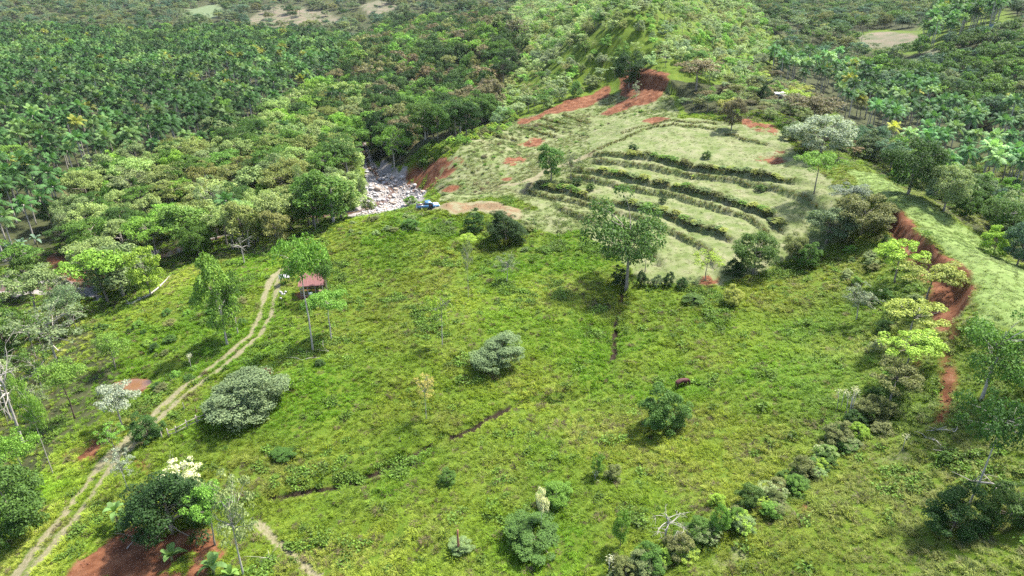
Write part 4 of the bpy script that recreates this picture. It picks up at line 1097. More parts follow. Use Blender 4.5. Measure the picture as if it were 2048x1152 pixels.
scatter('meadow_grass', np.stack([xs, ys, zs - .03], 1), tilt(n, .18), np.stack([sz, sz, sz * rng.uniform(.7, 1.25, n)], 1), colr, TUFTS, rng.integers(0, 4, n), 'lush tussocky green grass covering the meadow', 'grass')
print('tufts', n)
w_ = (bare < .4) & (dryv < .4) & (sv < .4) & (r_ < .25) & (NZ2.f(x / 7, y / 7, 3) > .3) | ((bare < .4) & (dryv < .3) & (sv < .4) & (r_ < .012))
xs, ys, zs = x[w_], y[w_], z[w_]; n = len(xs)
cw = np.array([.07, .13, .018]) * rng.uniform(.6, 1.5, (n, 1)) + np.array([.02, .015, .005]) * rng.uniform(0, 1, (n, 1))
sw = rng.uniform(.6, 1.5, n)
scatter('meadow_weeds', np.stack([xs, ys, zs - .03], 1), tilt(n, .1), np.stack([sw, sw, sw], 1), cw, WEEDS, rng.integers(0, 3, n), 'dark broad-leaved weeds growing in patches through the grass', 'weeds')
x, y, z, u, v, d = field_pts(130000, -60, 150, 75, 300)
bare = np.maximum.reduce([mk('soil', x, y), mk('path', x, y) * .9, mk('stone', x, y)])
dryv = mk('dry', x, y); sv = mk('spur', x, y)
r_ = rng.uniform(size=len(x))
k = (bare < .35 + .35 * r_) & (dryv > .4) & (r_ < .22 + .8 * np.clip(NZ.f(x / 6, y / 6, 4) + .2, 0, 1))
xs, ys, zs = x[k], y[k], z[k]; n = len(xs)
onleft = (u[k] < 1180) | (v[k] < 235)
a1 = np.clip(.5 + 1.2 * NZ2.f(xs / 9, ys / 9, 4), 0, 1)[:, None]
cd = np.array([.185, .185, .085]) * (1 - a1) + np.array([.115, .16, .042]) * a1
cd *= rng.uniform(.7, 1.2, (n, 1))
s1 = rng.uniform(.7, 1.3, n) * np.where(onleft, 1.5, .85)
scatter('dry_grass', np.stack([xs, ys, zs - .02], 1), tilt(n, .1), np.stack([s1, s1, s1 * np.where(onleft, 1.7, .8)], 1), cd, SHORT, rng.integers(0, 3, n), 'short pale dry grass on the terraces and slipped hillside', 'grass')
k = (bare < .4) & (sv > .4) & (r_ < .8)
xs, ys, zs = x[k], y[k], z[k]; n = len(xs)
a1 = np.clip(.5 + 1.2 * NZ2.f(xs / 9, ys / 9, 4), 0, 1)[:, None]
cd = (np.array([.125, .180, .040]) * (1 - a1) + np.array([.165, .205, .062]) * a1) * rng.uniform(.8, 1.2, (n, 1))
s1 = rng.uniform(.8, 1.5, n)
scatter('spur_grass', np.stack([xs, ys, zs - .02], 1), tilt(n, .1), np.stack([s1, s1, s1], 1), cd, SHORT, rng.integers(0, 3, n), 'short pale green grass on the rounded spur', 'grass')
print('dry', n)

def rock_arrays(seed):
    r = np.random.default_rng(seed)
    n1, n2 = 7, 5
    V = [(0, 0, -.5)]
    for j in range(1, n2):
        for i in range(n1):
            a, b = 6.283 * i / n1 + .3 * j, math.pi * j / n2
            rr = r.uniform(.72, 1.1)
            V.append((.5 * rr * math.sin(b) * math.cos(a), .42 * rr * math.sin(b) * math.sin(a), -.42 * rr * math.cos(b)))
    V.append((0, 0, .4 * r.uniform(.8, 1.1)))
    t = [(0, 1 + (i + 1) % n1, 1 + i) for i in range(n1)] + [(len(V) - 1, 1 + (n2 - 2) * n1 + i, 1 + (n2 - 2) * n1 + (i + 1) % n1) for i in range(n1)]
    q = [(1 + j * n1 + i, 1 + j * n1 + (i + 1) % n1, 1 + (j + 1) * n1 + (i + 1) % n1, 1 + (j + 1) * n1 + i) for j in range(n2 - 2) for i in range(n1)]
    return np.array(V), [np.array(q), np.array(t)]

# ------------------------------------------------------------------ terrace hedges and shrub belts
HEDGES = {
 'A': ('grass hedge curving round the back of the pale top terrace', 1.0), 'A2': ('thin outer grass hedge behind the curved top hedge', .8), 'A3': ('short grass hedge at the back right of the top terrace', 1.0),
 'B': ('dark grass hedge along the front rim of the top terrace', 1.0), 'C': ('second grass hedge line below the top terrace rim', .9), 'D': ('grass hedge under the middle shrub belt of the terraces', 1.0),
 'E': ('clipped grass hedge just below the middle shrub belt', .95), 'F': ('grass hedge under the lowest shrub belt of the terraces', 1.0), 'G': ('lower grass hedge crossing behind the tall forked tree', .9), 'H': ('short broken grass hedge at the lower left of the terraces', .8),
 'S1': ('dark grass strip across the slipped hillside, lowest of the middle pair', 1.3), 'S2': ('dark grass strip across the slipped hillside, above the middle pair', 1.3), 'S3': ('short dark grass strip close under the red slip', 1.2),
 'S4': ('long dark grass strip right below the red slip', 1.2), 'S5': ('dark grass strip near the woods left of the slipped hillside', 1.4)}
for k, (lab, hs) in HEDGES.items():
    L = L_TERR[k]
    Vs, Q, T, lvs, cols, n0 = [], [], [], [], [], 0
    for row in range(2):
        for p in L[:: 1]:
            if rng.uniform() < .12: continue
            x, y = p + rng.normal(0, .16, 2) + row * np.array([0, .35])
            V, Fc, lv = tuft_mesh('t', 26, .42, .58 * hs * rng.uniform(.6, 1.15), .035, .9)
            Vs.append(V + [x, y, float(hgt(x, y)) - .05]); Q.append(Fc[0] + n0); T.append(Fc[1] + n0); n0 += len(V); lvs.append(lv)
            c = np.array([.125, .11, .045]) if rng.uniform() < .6 else np.array([.14, .165, .05])
            cols.append(np.tile(np.append(c * rng.uniform(.6, 1.2), 1), (len(V), 1)))
    o = obj('grass_hedge', mesh_np('grass_hedge', np.concatenate(Vs), [np.concatenate(Q), np.concatenate(T)], [LEAF_M], False, {'lv': np.concatenate(lvs), 'col': np.concatenate(cols)}))
    tag(o, lab, 'hedge', 'grass hedges on the hillside')
for k, a0, a1, lab in (('B', .22, .95, 'in the belt along the top terrace rim'), ('D', .18, .98, 'in the middle belt of the terraces'), ('F', .06, .36, 'in the lower left belt of the terraces'), ('F', .52, .98, 'in the lowest belt of the terraces')):
    L = L_TERR[k]
    i = int(a0 * len(L))
    while i < int(a1 * len(L)):
        x, y = L[i] + np.array([rng.normal(0, .3), 1.1 + rng.normal(0, .35)])
        wd = rng.uniform(1.9, 3.4)
        c = ['pale', 'olive', 'bright', 'yellowgreen'][rng.integers(4)]
        plant('belt_shrub', '%s low shrub %s' % (CNAME[c], lab), 'shrub', x, y, wd * rng.uniform(.24, .42), wd, 'bush', c, group='%s shrubs %s' % (CNAME[c], lab))
        i += int(wd / .6 * rng.uniform(.28, .6)) + 1

L = line([(1230,1152),(1300,1128),(1380,1094),(1450,1062),(1520,1022),(1580,988),(1640,932),(1690,884),(1722,842)], 0.6)
L = np.concatenate([L, L + [.5, .4]])
i = 0
while i < len(L):
    x, y = L[i] + rng.normal(0, .7, 2)
    wd = rng.uniform(1.6, 3.3)
    c = ['pale', 'olive', 'bright', 'mid', 'lime'][rng.integers(5)]
    f_ = (i % (len(L) // 2)) / (len(L) // 2)
    w_ = 'at the bottom of the diagonal hedge line' if f_ < .3 else ('in the middle of the diagonal hedge line' if f_ < .65 else 'at the upper end of the diagonal hedge line')
    plant('hedge_shrub', '%s %s shrub %s' % (size_word(wd, 1.8, 2.3), CNAME[c], w_), 'shrub', x, y, wd * rng.uniform(.45, .85), wd, 'bush' if rng.uniform() < .75 else 'sparse', c, group='shrubs ' + w_)
    i += int(wd / .6 * rng.uniform(.3, .6)) + 1
CLOD = simple('earth_clod_material', (.12, .045, .022), .95, .4, 4.0)
clm = [proto_obj('clod_source', mesh_np('clod', *rock_arrays(40 + s), [CLOD])) for s in range(3)]
x, y, z, u, v, d = field_pts(150000, -110, 130, 40, 265)
k = (mk('soil', x, y) > .45) & (rng.uniform(size=len(x)) < .45); x, y = x[k], y[k]; n = len(x)
s = rng.uniform(.08, .42, n) ** 1.2
scatter('earth_clods', np.stack([x, y, hgt(x, y)], 1), rng.uniform(0, 6, (n, 3)), np.stack([s, s * 1.1, s * .7], 1), np.ones((n, 3)), clm, rng.integers(0, 3, n), 'loose clods of red earth on the bare cuts', 'earth')

# ------------------------------------------------------------------ banana plants
def banana_leaf(L, wd, elev, droop):
    n = 9
    t = np.linspace(0, 1, n)
    px = L * t * math.cos(elev) * (1 - .15 * t); pz = L * (t * math.sin(elev) - droop * t ** 2.3)
    wv = wd * np.sin(np.clip(t * .96 + .04, 0, 1) * math.pi) ** .6 * (t > .12) + .03
    V, q = [], []
    for i in range(n):
        V += [(px[i], -wv[i], pz[i] + wv[i] * .35), (px[i], 0, pz[i]), (px[i], wv[i], pz[i] + wv[i] * .35)]
    for i in range(n - 1):
        a = 3 * i
        q += [(a, a + 1, a + 4, a + 3), (a + 1, a + 2, a + 5, a + 4)]
    return mesh_np('banana_leaf', V, np.array(q), [LEAF_O], False, {'lv': np.full(len(V), .5)})
BLEAF = [banana_leaf(2.0, .28, R(62), .35), banana_leaf(2.1, .30, R(42), .5), banana_leaf(1.9, .27, R(18), .6)]
bst = B().tube([(0, 0, -.1), (.02, 0, .5), (0, .02, 1.0)], [.16, .13, .09], 8).mesh('banana_stem', [simple('banana_stem_material', (.13, .13, .05), .7)], True)
def banana(u, v, stem, sc, lab, col=(.11, .19, .05), nl=8, off=(0, 0)):
    x, y, z = hit(u, v)
    x, y = x + off[0], y + off[1]
    o = thing('banana_plant', lab, 'banana plant', (x, y, float(hgt(x, y))), rng.uniform(0, 6.28), (sc,) * 3, 'banana plants')
    s = obj('stem', bst, o); s.scale = (1, 1, stem)
    for i in range(nl):
        l = obj('leaf', BLEAF[min(2, int(i * 3 / nl))], o, (0, 0, stem * .97))
        l.rotation_euler = (rng.normal(0, .12), rng.normal(0, .15), i * 2.4 + rng.normal(0, .2))
        l.color = tuple(np.array(col) * rng.uniform(.75, 1.25)) + (1,)
        if i == nl - 1 and rng.uniform() < .5: l.color = (.22, .2, .06, 1)
banana(238, 1052, 2.3, 1.0, 'tall banana plant with dark stems left of the large dark tree')
banana(252, 1058, 1.9, .9, 'shorter banana plant pressed against the large dark tree', off=(.3, .2))
banana(345, 1122, .7, 1.1, 'low banana plant with broad leaves on the red earth')
banana(428, 1148, 1.0, 1.15, 'banana plant at the bottom edge below the large dark tree')
banana(462, 1160, .6, .9, 'small bright banana plant beside the feathery tree trunk', (.13, .22, .04))
for i, (u, v) in enumerate([(25, 515), (48, 508), (62, 522), (78, 500)]):
    banana(u, v, 2.2, 1.35, ['leftmost blue-green banana plant above the muddy river bend', 'second blue-green banana plant above the muddy river bend', 'third blue-green banana plant, nearest the muddy river bend', 'blue-green banana plant closest to the red river bank'][i], (.10, .16, .10))
banana(1385, 358, .5, .7, 'tiny pale banana plant between the upper terrace hedges', (.2, .25, .08))

# ------------------------------------------------------------------ water, boulders, stones
def water(name, col, lab):
    m = NT(name)
    pos = m.n('ShaderNodeNewGeometry').outputs['Position']
    c = m.mix(m.noise(.8, 4, pos), col, tuple(x * 1.35 for x in col))
    m.principled(c, .12, .5, bump=m.noise(3.0, 3, pos), bstr=.12, bdist=.05)
    return m.m
L = L_RIVER
tn = np.gradient(L, axis=0); tn /= np.linalg.norm(tn, axis=1, keepdims=True)
nn = np.stack([-tn[:, 1], tn[:, 0]], 1)
wz = np.minimum.accumulate(np.minimum(hgt(L[:, 0], L[:, 1]), 0) * 0 + hgt(L[:, 0], L[:, 1]) + .22)
V, q = [], []
for i in range(len(L)):
    wdt = 1.1 + .5 * math.sin(i * .7) + (1.2 if L[i][0] < -80 else 0)
    for s in (-1, 1): V.append((*(L[i] + nn[i] * s * wdt), float(hgt(*L[i])) + .25))
    if i: q.append((2 * i - 2, 2 * i - 1, 2 * i + 1, 2 * i))
tag(obj('river', mesh_np('river', V, np.array(q), [water('river_material', (.07, .042, .03), '')], True)), 'shallow brown stream running through the stony bed', 'river', kind='structure')
th = np.linspace(0, 6.283, 28, endpoint=False)
V = [(POND[0], POND[1], pondz - .12)] + [(POND[0] + 3.3 * math.cos(a) * (1 + .12 * math.sin(3 * a)), POND[1] + 2.4 * math.sin(a) * (1 + .1 * math.cos(2 * a)), pondz - .12) for a in th]
tag(obj('pond', mesh_np('pond', V, np.array([(0, i + 1, (i + 1) % 28 + 1) for i in range(28)]), [water('pond_material', (.10, .048, .02), '')], True)), 'muddy orange pond beside the track', 'pond', kind='structure')
ROCKM = {'grey': simple('grey_rock_material', (.28, .26, .245), .85, .3, 2.5, bstr=.5, bdist=.08), 'white': simple('pale_rock_material', (.30, .29, .275), .85, .25, 2.5, bstr=.5, bdist=.08),
         'tan': simple('tan_rock_material', (.30, .235, .18), .85, .3, 2.5, bstr=.5, bdist=.08), 'red': simple('red_rock_material', (.16, .07, .045), .85, .35, 2.5, bstr=.5, bdist=.08)}
ROCKS = {(c, s): mesh_np('boulder', *rock_arrays(s), [ROCKM[c]]) for c in ROCKM for s in range(4)}
bed = [(716, 288), (732, 290), (748, 340), (795, 354), (850, 384), (838, 398), (800, 424), (722, 428), (726, 385), (735, 350)]
def boulder(u, v, s, c, lab, group=None):
    x, y, z = hit(u, v)
    o = obj('boulder', ROCKS[(c, int(rng.integers(4)))])
    o.location = (x, y, z + s * .16); o.scale = (s * rng.uniform(.8, 1.3), s * rng.uniform(.8, 1.2), s * rng.uniform(.6, .95)); o.rotation_euler = (rng.normal(0, .2), rng.normal(0, .2), rng.uniform(0, 6.28))
    tag(o, lab, 'boulder', group)
boulder(755, 381, 2.6, 'tan', 'largest tan boulder in the middle of the dry riverbed', 'boulders')
boulder(742, 380, 2.1, 'white', 'big whitish boulder left of the largest tan boulder', 'boulders')
boulder(846, 386, 2.0, 'tan', 'flat tan boulder at the right end of the riverbed', 'boulders')
boulder(728, 298, 2.2, 'white', 'bright white boulder at the narrow upper end of the riverbed', 'boulders')
boulder(760, 362, 2.0, 'grey', 'grey boulder near the back edge of the riverbed', 'boulders')
for i in range(110):
    for _ in range(50):
        u, v = rng.uniform(712, 855), rng.uniform(285, 428)
        if in_poly(bed, np.array([u]), np.array([v]))[0]: break
    c = ['grey', 'white', 'white', 'grey', 'tan'][rng.integers(5)]
    boulder(u, v, rng.uniform(.6, 1.6) ** 1.2, c, '%s boulder among many in the stony riverbed' % {'grey': 'grey', 'white': 'whitish', 'tan': 'tan'}[c], '%s boulders in the stony riverbed' % c)
for i in range(34):
    u, v = rng.uniform(118, 200), rng.uniform(528, 600)
    c = 'red' if v < 568 else ['white', 'grey'][rng.integers(2)]
    boulder(u, v, rng.uniform(.5, 1.3), c, '%s rock at the muddy river bend on the left' % {'red': 'reddish', 'white': 'whitish', 'grey': 'grey'}[c], '%s rocks at the river bend' % c)
x, y = rng.uniform(-70, -15, 26000), rng.uniform(165, 300, 26000)
u, v, _ = proj(x, y, hgt(x, y))
k = in_poly(bed, u, v) & (rng.uniform(size=len(x)) < .8); x, y = x[k], y[k]; n = len(x)
s = rng.uniform(.25, .85, n)
rk = [proto_obj('stone_source', ROCKS[('grey', 0)]), proto_obj('stone_source', ROCKS[('white', 1)]), proto_obj('stone_source', ROCKS[('white', 2)]), proto_obj('stone_source', ROCKS[('tan', 3)])]
scatter('river_stones', np.stack([x, y, hgt(x, y) + .05], 1), rng.uniform(0, 6, (n, 3)), np.stack([s, s * rng.uniform(.7, 1.2, n), s * .8], 1), np.ones((n, 3)), rk, rng.integers(0, 4, n), 'small pale stones filling the dry riverbed', 'stones')

# ------------------------------------------------------------------ pickup truck
BLUE = NT('blue_paint_material'); BLUE.principled((.055, .14, .235), .35, .5, Metallic=.1); BLUE = BLUE.m
GLASS = NT('window_glass_material'); GLASS.principled((.02, .03, .035), .08, .6); GLASS = GLASS.m
RUBBER = simple('tyre_material', (.02, .02, .02), .9); STEEL = simple('steel_material', (.45, .46, .47), .35, .1, metal=.7); CHROME = simple('rim_material', (.55, .55, .56), .3, .1, metal=.8)
DARK = simple('dark_interior_material', (.035, .02, .018), .8); LAMP = simple('lamp_material', (.75, .75, .7), .2); REDL = simple('tail_lamp_material', (.4, .02, .02), .3)
SILVER = simple('silver_trim_material', (.42, .42, .44), .4, .1)
x, y, z = hit(856, 417)
tk = thing('pickup_truck', 'blue pickup truck with open door and roof rack beside the bare pad', 'truck', (x, y, z + .02), R(17))
def part(name, b, mat, parent, smooth=False): return obj(name, b.mesh(name, [mat], smooth), parent)
def profile(pts, w0, w1=None):
    """side profile (x, z) extruded across y, rounded a little by narrowing the upper points"""
    b = B(); n = len(pts)
    zs = [p[1] for p in pts]; zl, zh = min(zs), max(zs)
    V = []
    for s in (-1, 1):
        for px, pz in pts:
            ww = w0 + ((w1 or w0) - w0) * (pz - zl) / (zh - zl)
            V.append((px, s * ww / 2, pz))
    b.add(V, [(i, (i + 1) % n, n + (i + 1) % n, n + i) for i in range(n)])
    me_t = [(0, i + 1, i) for i in range(1, n - 1)] + [(n, n + i, n + i + 1) for i in range(1, n - 1)]
    b.t.append(np.array(me_t) + 0)
    return b
part('body', profile([(-2.6, .5), (-2.6, 1.02), (-.55, 1.06), (1.0, 1.06), (2.3, .98), (2.58, .82), (2.6, .45), (2.0, .38), (-2.0, .42)], 1.78, 1.7), BLUE, tk)
part('cab', profile([(-.75, 1.06), (-.62, 1.66), (-.45, 1.74), (.55, 1.74), (1.22, 1.06)], 1.66, 1.36), BLUE, tk)
part('windshield', profile([(.72, 1.60), (1.20, 1.10), (1.235, 1.10), (.755, 1.62)], 1.5, 1.3), GLASS, tk)
part('rear_window', profile([(-.72, 1.12), (-.62, 1.62), (-.66, 1.63), (-.765, 1.12)], 1.4, 1.25), GLASS, tk)
for s in (-1, 1):
    for x0, x1, xt0, xt1 in ((-.62, .02, -.52, .02), (.08, .98, .08, .52)):
        b = B(); yo = .80 * s
        b.add([(x0, s * .835, 1.1), (x1, s * .835, 1.1), (xt1, s * .70, 1.64), (xt0, s * .70, 1.64), (x0, s * .80, 1.1), (x1, s * .80, 1.1), (xt1, s * .66, 1.64), (xt0, s * .66, 1.64)],
              [(0, 1, 2, 3), (7, 6, 5, 4), (0, 4, 5, 1), (1, 5, 6, 2), (2, 6, 7, 3), (3, 7, 4, 0)])
        part('side_window', b, GLASS, tk)
    for wx in (-1.62, 1.62):
        wh = part('wheel', B().tube([(wx, s * .62, .38), (wx, s * .90, .38)], [.38, .38], 18), RUBBER, tk, False)
        part('rim', B().tube([(wx, s * .89, .38), (wx, s * .915, .38)], [.23, .2], 12), CHROME, wh)
    part('headlight', B().box((2.56, s * .66, .83), (.1, .34, .16)), LAMP, tk)
    part('tail_light', B().box((-2.6, s * .78, .85), (.06, .14, .28)), REDL, tk)
    part('bed_side_rail', B().tube([(-2.5, s * .82, 1.08), (-.85, s * .82, 1.1)], .035, 6), STEEL, tk)
part('bed_floor', B().box((-1.65, 0, 1.045), (1.7, 1.45, .05)), DARK, tk)
part('front_bumper', B().box((2.64, 0, .52), (.16, 1.72, .2)), SILVER, tk)
part('rear_bumper', B().box((-2.66, 0, .52), (.14, 1.7, .16)), STEEL, tk)
part('hood', B().box((1.78, 0, 1.055), (1.1, 1.5, .06), 0, (.9, .92)), SILVER, tk)
rk_ = B()
for s in (-1, 1): rk_.tube([(-.5, s * .58, 1.86), (.5, s * .58, 1.86)], .025, 6)
for rx in (-.45, 0, .45): rk_.tube([(rx, -.58, 1.86), (rx, .58, 1.86)], .022, 6).tube([(rx, -.58, 1.74), (rx, -.58, 1.86)], .02, 5).tube([(rx, .58, 1.74), (rx, .58, 1.86)], .02, 5)
part('roof_rack', rk_, BLUE, tk)
part('roll_bar', B().tube([(-.9, -.7, 1.05), (-.9, -.6, 1.6), (-.9, .6, 1.6), (-.9, .7, 1.05)], .04, 6), DARK, tk)
part('door_opening', B().box((.52, -.862, .84), (.92, .04, .52)), DARK, tk)
dr = part('open_door', B().box((1.02, -1.28, .84), (.10, .86, .56)).box((1.0, -1.24, 1.3), (.05, .7, .36), 0, (1, .8)), BLUE, tk)
part('handle', B().box((.955, -1.55, 1.0), (.03, .14, .03)), STEEL, dr)

# ------------------------------------------------------------------ sheds and houses
def corrugated(name, w_, l_, mat, n=12):
    V, q = [], []
    for i in range(n + 1):
        for j in range(2):
            V.append((w_ * i / n, l_ * j, .035 * math.cos(i * math.pi)))
    V2 = [(a, b, c - .012) for a, b, c in V]
    k = len(V)
    for i in range(n):
        a = 2 * i
        q += [(a, a + 2, a + 3, a + 1), (k + a + 1, k + a + 3, k + a + 2, k + a)]
    return mesh_np(name, V + V2, np.array(q), [mat])
WOOD = simple('weathered_wood_material', (.22, .19, .155), .85, .3, 4.0); WOODD = simple('dark_wood_material', (.12, .075, .05), .9, .35, 4.0)
RUST = simple('red_roof_material', (.12, .05, .042), .6, .28, 1.2); ZINC = simple('zinc_roof_material', (.22, .21, .215), .45, .15, 1.0); TARP = simple('white_sheet_material', (.7, .68, .64), .6, .1)
PLASTER = simple('pale_wall_material', (.46, .43, .39), .8, .2, 1.0)
sx, sy = float(SHED[0]), float(SHED[1])
sh = thing('red_shed', 'open wooden shed with red corrugated roof behind the tall spotted-trunk tree', 'shed', (sx + .5, sy, shed_z), R(8), (.68, .85, 1.0))
for px in (-3.0, -1.0, 1.0, 3.0):
    part('post', B().box((px, -1.9, 1.2), (.16, .16, 2.6)), WOOD, sh)
    part('post', B().box((px, 1.9, 1.55), (.16, .16, 3.3)), WOODD, sh)
part('eave_beam', B().box((0, -1.98, 2.53), (6.8, .14, .16)), WOOD, sh)
part('back_beam', B().box((0, 1.98, 3.25), (6.8, .12, .16)), WOODD, sh)
rs = corrugated('roof_sheet', 1.12, 4.9, RUST)
for i in range(6):
    r = obj('roof_sheet', rs, sh, (-3.4 + i * 1.13, -2.4, 2.56 + .012 * (i % 2))); r.rotation_euler = (math.atan2(.75, 3.96), 0, rng.normal(0, .006))
for i in range(5): part('wall_board', B().box((0, 2.08 + .01 * (i % 2), .35 + i * .34), (6.3, .04, .3)), WOODD, sh)
for i in range(3): part('side_rail', B().box((-3.06, 0, .5 + i * .45), (.07, 3.8, .12)), WOOD, sh)
for i in range(2): part('front_rail', B().box((-2.0, -2.02, .55 + i * .5), (2.0, .06, .12)), WOOD, sh)
part('feed_trough', B().box((-.6, -1.2, .55), (1.1, .6, .35)), TARP, sh)
part('table', B().box((1.6, -.6, .8), (1.7, .8, .08)).box((.9, -.6, .4), (.08, .08, .8)).box((2.3, -.6, .4), (.08, .08, .8)), WOODD, sh)
x, y, z = hit(570, 566)
ls = thing('small_lean_to', 'small grey-roofed lean-to left of the red shed', 'shelter', (x, y, z), R(20))
part('roof', B().box((0, 0, 1.5), (2.0, 1.5, .07), 0, (.98, .98)), ZINC, ls).rotation_euler = (.18, 0, 0)
for a, b in ((-.8, -.6), (.8, -.6), (-.8, .6), (.8, .6)): part('post', B().box((a, b, .65), (.1, .1, 1.5)), WOOD, ls)
x, y, z = hit(566, 598)
sp_ = thing('stone_pile', 'stack of white stones beside the track by the red shed', 'stone pile', (x, y, z))
for i in range(9):
    o = obj('stone', ROCKS[('white', i % 4)], sp_, (rng.normal(0, .35), rng.normal(0, .3) + .1 * i, .15 + .16 * i)); o.scale = (.6, .5, .45); o.rotation_euler = (0, 0, rng.uniform(0, 6))
def house(name, u, v, w_, d_, h_, roofm, wallm, lab, rz=0, over=.5):
    x, y, z = hit(u, v)
    t = thing(name, lab, 'house', (x, y, z - .1), rz)
    part('wall', B().box((0, 0, h_ / 2), (w_, d_, h_)), wallm, t)
    for s in (-1, 1):
        r = part('roof_sheet', B().box((0, s * (d_ / 4 + over / 2), 0), (w_ + 2 * over, d_ / 2 + over, .08)), roofm, t)
        r.location = (0, 0, h_ + d_ * .12); r.rotation_euler = (-s * .22, 0, 0)
    part('door', B().box((w_ * .2, -d_ / 2 - .02, 1.0), (.95, .06, 2.0)), WOODD, t)
    for k in (-.3, .42): part('window', B().box((w_ * k, -d_ / 2 - .02, 1.5), (.9, .06, .8)), GLASS, t)
    return t
x, y, z = hit(1566, 203)
hu = thing('pale_hut', 'pale hut with flat white roof on the wooded slope above the terraces', 'hut', (x, y, z), R(-6))
part('wall', B().box((-.6, 0, 1.3), (4.6, 3.6, 2.6)), PLASTER, hu)
part('roof', B().box((0, -.2, 2.75), (6.6, 4.8, .1)), TARP, hu)
part('door_opening', B().box((1.2, -1.82, 1.0), (.8, .05, 2.0)), WOODD, hu)
for a in (-1.9, 2.9): part('porch_post', B().box((2.9 if a > 0 else -2.85, -2.2, 1.35), (.12, .12, 2.7)), WOOD, hu)
part('window', B().box((-1.6, -1.82, 1.5), (.9, .05, .7)), WOODD, hu)
house('farm_house', 2, 152, 8, 6, 2.6, ZINC, PLASTER, 'house with pale metal roof at the left edge among palms', R(30))
house('hilltop_house', 1900, 12, 14, 7, 3, ZINC, PLASTER, 'pale roofed house on the far hill at upper right', R(5))
house('hilltop_house', 1955, 6, 12, 6, 3, TARP, PLASTER, 'white roofed house on the far hill, right of the pale roofed one', R(-8))
BLUEW = simple('blue_wall_material', (.16, .22, .36), .7)
house('blue_hut', 1990, 56, 4, 4, 2.4, ZINC, BLUEW, 'small blue hut beside the far row of palms', R(10))

# ------------------------------------------------------------------ fences, posts, dead wood
pts = [hit(u, v) for u, v in ((325, 880), (338, 876), (354, 870), (376, 858), (395, 848), (413, 841))]
fn = thing('rail_fence', 'weathered wooden rail fence beside the wide grey-green bush', 'fence', pts[0])
base = np.array(pts[0])
for p in pts: 
    q = np.array(p) - base
    part('post', B().tube([q + [0, 0, -.2], q + [rng.normal(0, .04), rng.normal(0, .04), 1.5]], [.09, .075], 7), WOOD, fn)
for p0, p1 in zip(pts[1:-1], pts[2:]):
    for hz in (.55, 1.15):
        a, b = np.array(p0) - base + [0, -.1, hz], np.array(p1) - base + [0, -.1, hz + rng.normal(0, .05)]
        part('rail', B().tube([a, (a + b) / 2 + [0, 0, -.03], b], [.06, .055, .05], 6), WOOD, fn)
def post(u, v, h, r, mat, name, lab, cat='post', group=None):
    x, y, z = hit(u, v)
    b = B().tube([(0, 0, -.2), (.03, 0, h * .4), (-.02, .03, h * .8), (.03, 0, h)], [r * 1.2, r, r * .85, r * .6], 7)
    return tag(obj(name, b.mesh(name, [mat], True), None, (x, y, z)), lab, cat, group)
post(369, 822, 1.5, .07, WOOD, 'fence_post', 'weathered post standing between the track and the rail fence')
post(393, 828, 1.4, .07, WOODD, 'fence_post', 'dark post just above the rail fence')
post(917, 1108, 3.4, .13, simple('red_snag_material', (.22, .095, .06), .9), 'dead_post', 'upright brown dead trunk in the lower meadow')
post(800, 1046 - 160, .9, .05, WOOD, 'fence_post', 'thin short stake in the meadow left of the gully')
def deadwood(name, pix, r, lab, cat='log', h=.15, twigs=5):
    P = [np.array(hit(u, v)) for u, v in pix]
    b0 = P[0].copy()
    P = [p - b0 + [0, 0, h] for p in P]
    b = B().tube(P, np.linspace(r, r * .4, len(P)), 6)
    for i in range(twigs):
        k = rng.integers(len(P)); d = rng.normal(size=3) * [1, .7, .35]; d[2] = abs(d[2])
        limb(b, P[k], P[k] + d * rng.uniform(.6, 1.8), r * .4, r * .12, .2)
    tag(obj(name, b.mesh(name, [BARK_PALE], True), None, tuple(b0)), lab, cat)
deadwood('fallen_tree', [(262, 612), (285, 600), (300, 592), (318, 578), (335, 560)], .28, 'whitish fallen tree lying along the grassy edge of the woods', h=.3, twigs=9)
deadwood('fallen_branch', [(612, 712), (630, 703), (648, 698), (658, 706)], .09, 'pale fallen branch at the foot of the tall spotted-trunk tree', twigs=4)
deadwood('fallen_branch', [(604, 722), (618, 718), (640, 716)], .07, 'thin pale stick lying in front of the fallen branch', twigs=2)
deadwood('fallen_branch', [(1872, 862), (1890, 862), (1908, 868)], .14, 'pale dead branch below the eroded red gully', twigs=9)
deadwood('fallen_branch', [(1850, 880), (1872, 886), (1890, 905)], .09, 'thin dead branch on the bench left of the umbrella-crowned tree', twigs=5)
deadwood('fallen_branch', [(1938, 985), (1975, 990), (2010, 1000)], .12, 'bare pale branch beside the umbrella-crowned tree', h=1.2, twigs=8)
deadwood('fallen_log', [(742, 352), (752, 350), (764, 347)], .2, 'pale log lying across the stony riverbed', twigs=1)
deadwood('fallen_branch', [(255, 1100), (272, 1080), (280, 1062)], .07, 'stick lying on the red earth mound', twigs=3)
deadwood('fallen_branch', [(520, 1128), (540, 1118), (556, 1122)], .08, 'dry branch beside the footpath', twigs=6)
deadwood('fallen_branch', [(120, 712), (100, 690), (80, 678)], .1, 'pale fallen branch under the airy grey-green tree', h=1.0, twigs=5)
PLUME = (.42, .42, .28, 1)
pv, pq, pl = leaves(rng.normal(size=(40, 3)) * [.22, .22, .18], rng.normal(size=(40, 3)) + [0, 0, .6], .26, .35)
plume = mesh_np('sprays', pv, pq, [LEAF_O], False, {'lv': pl})
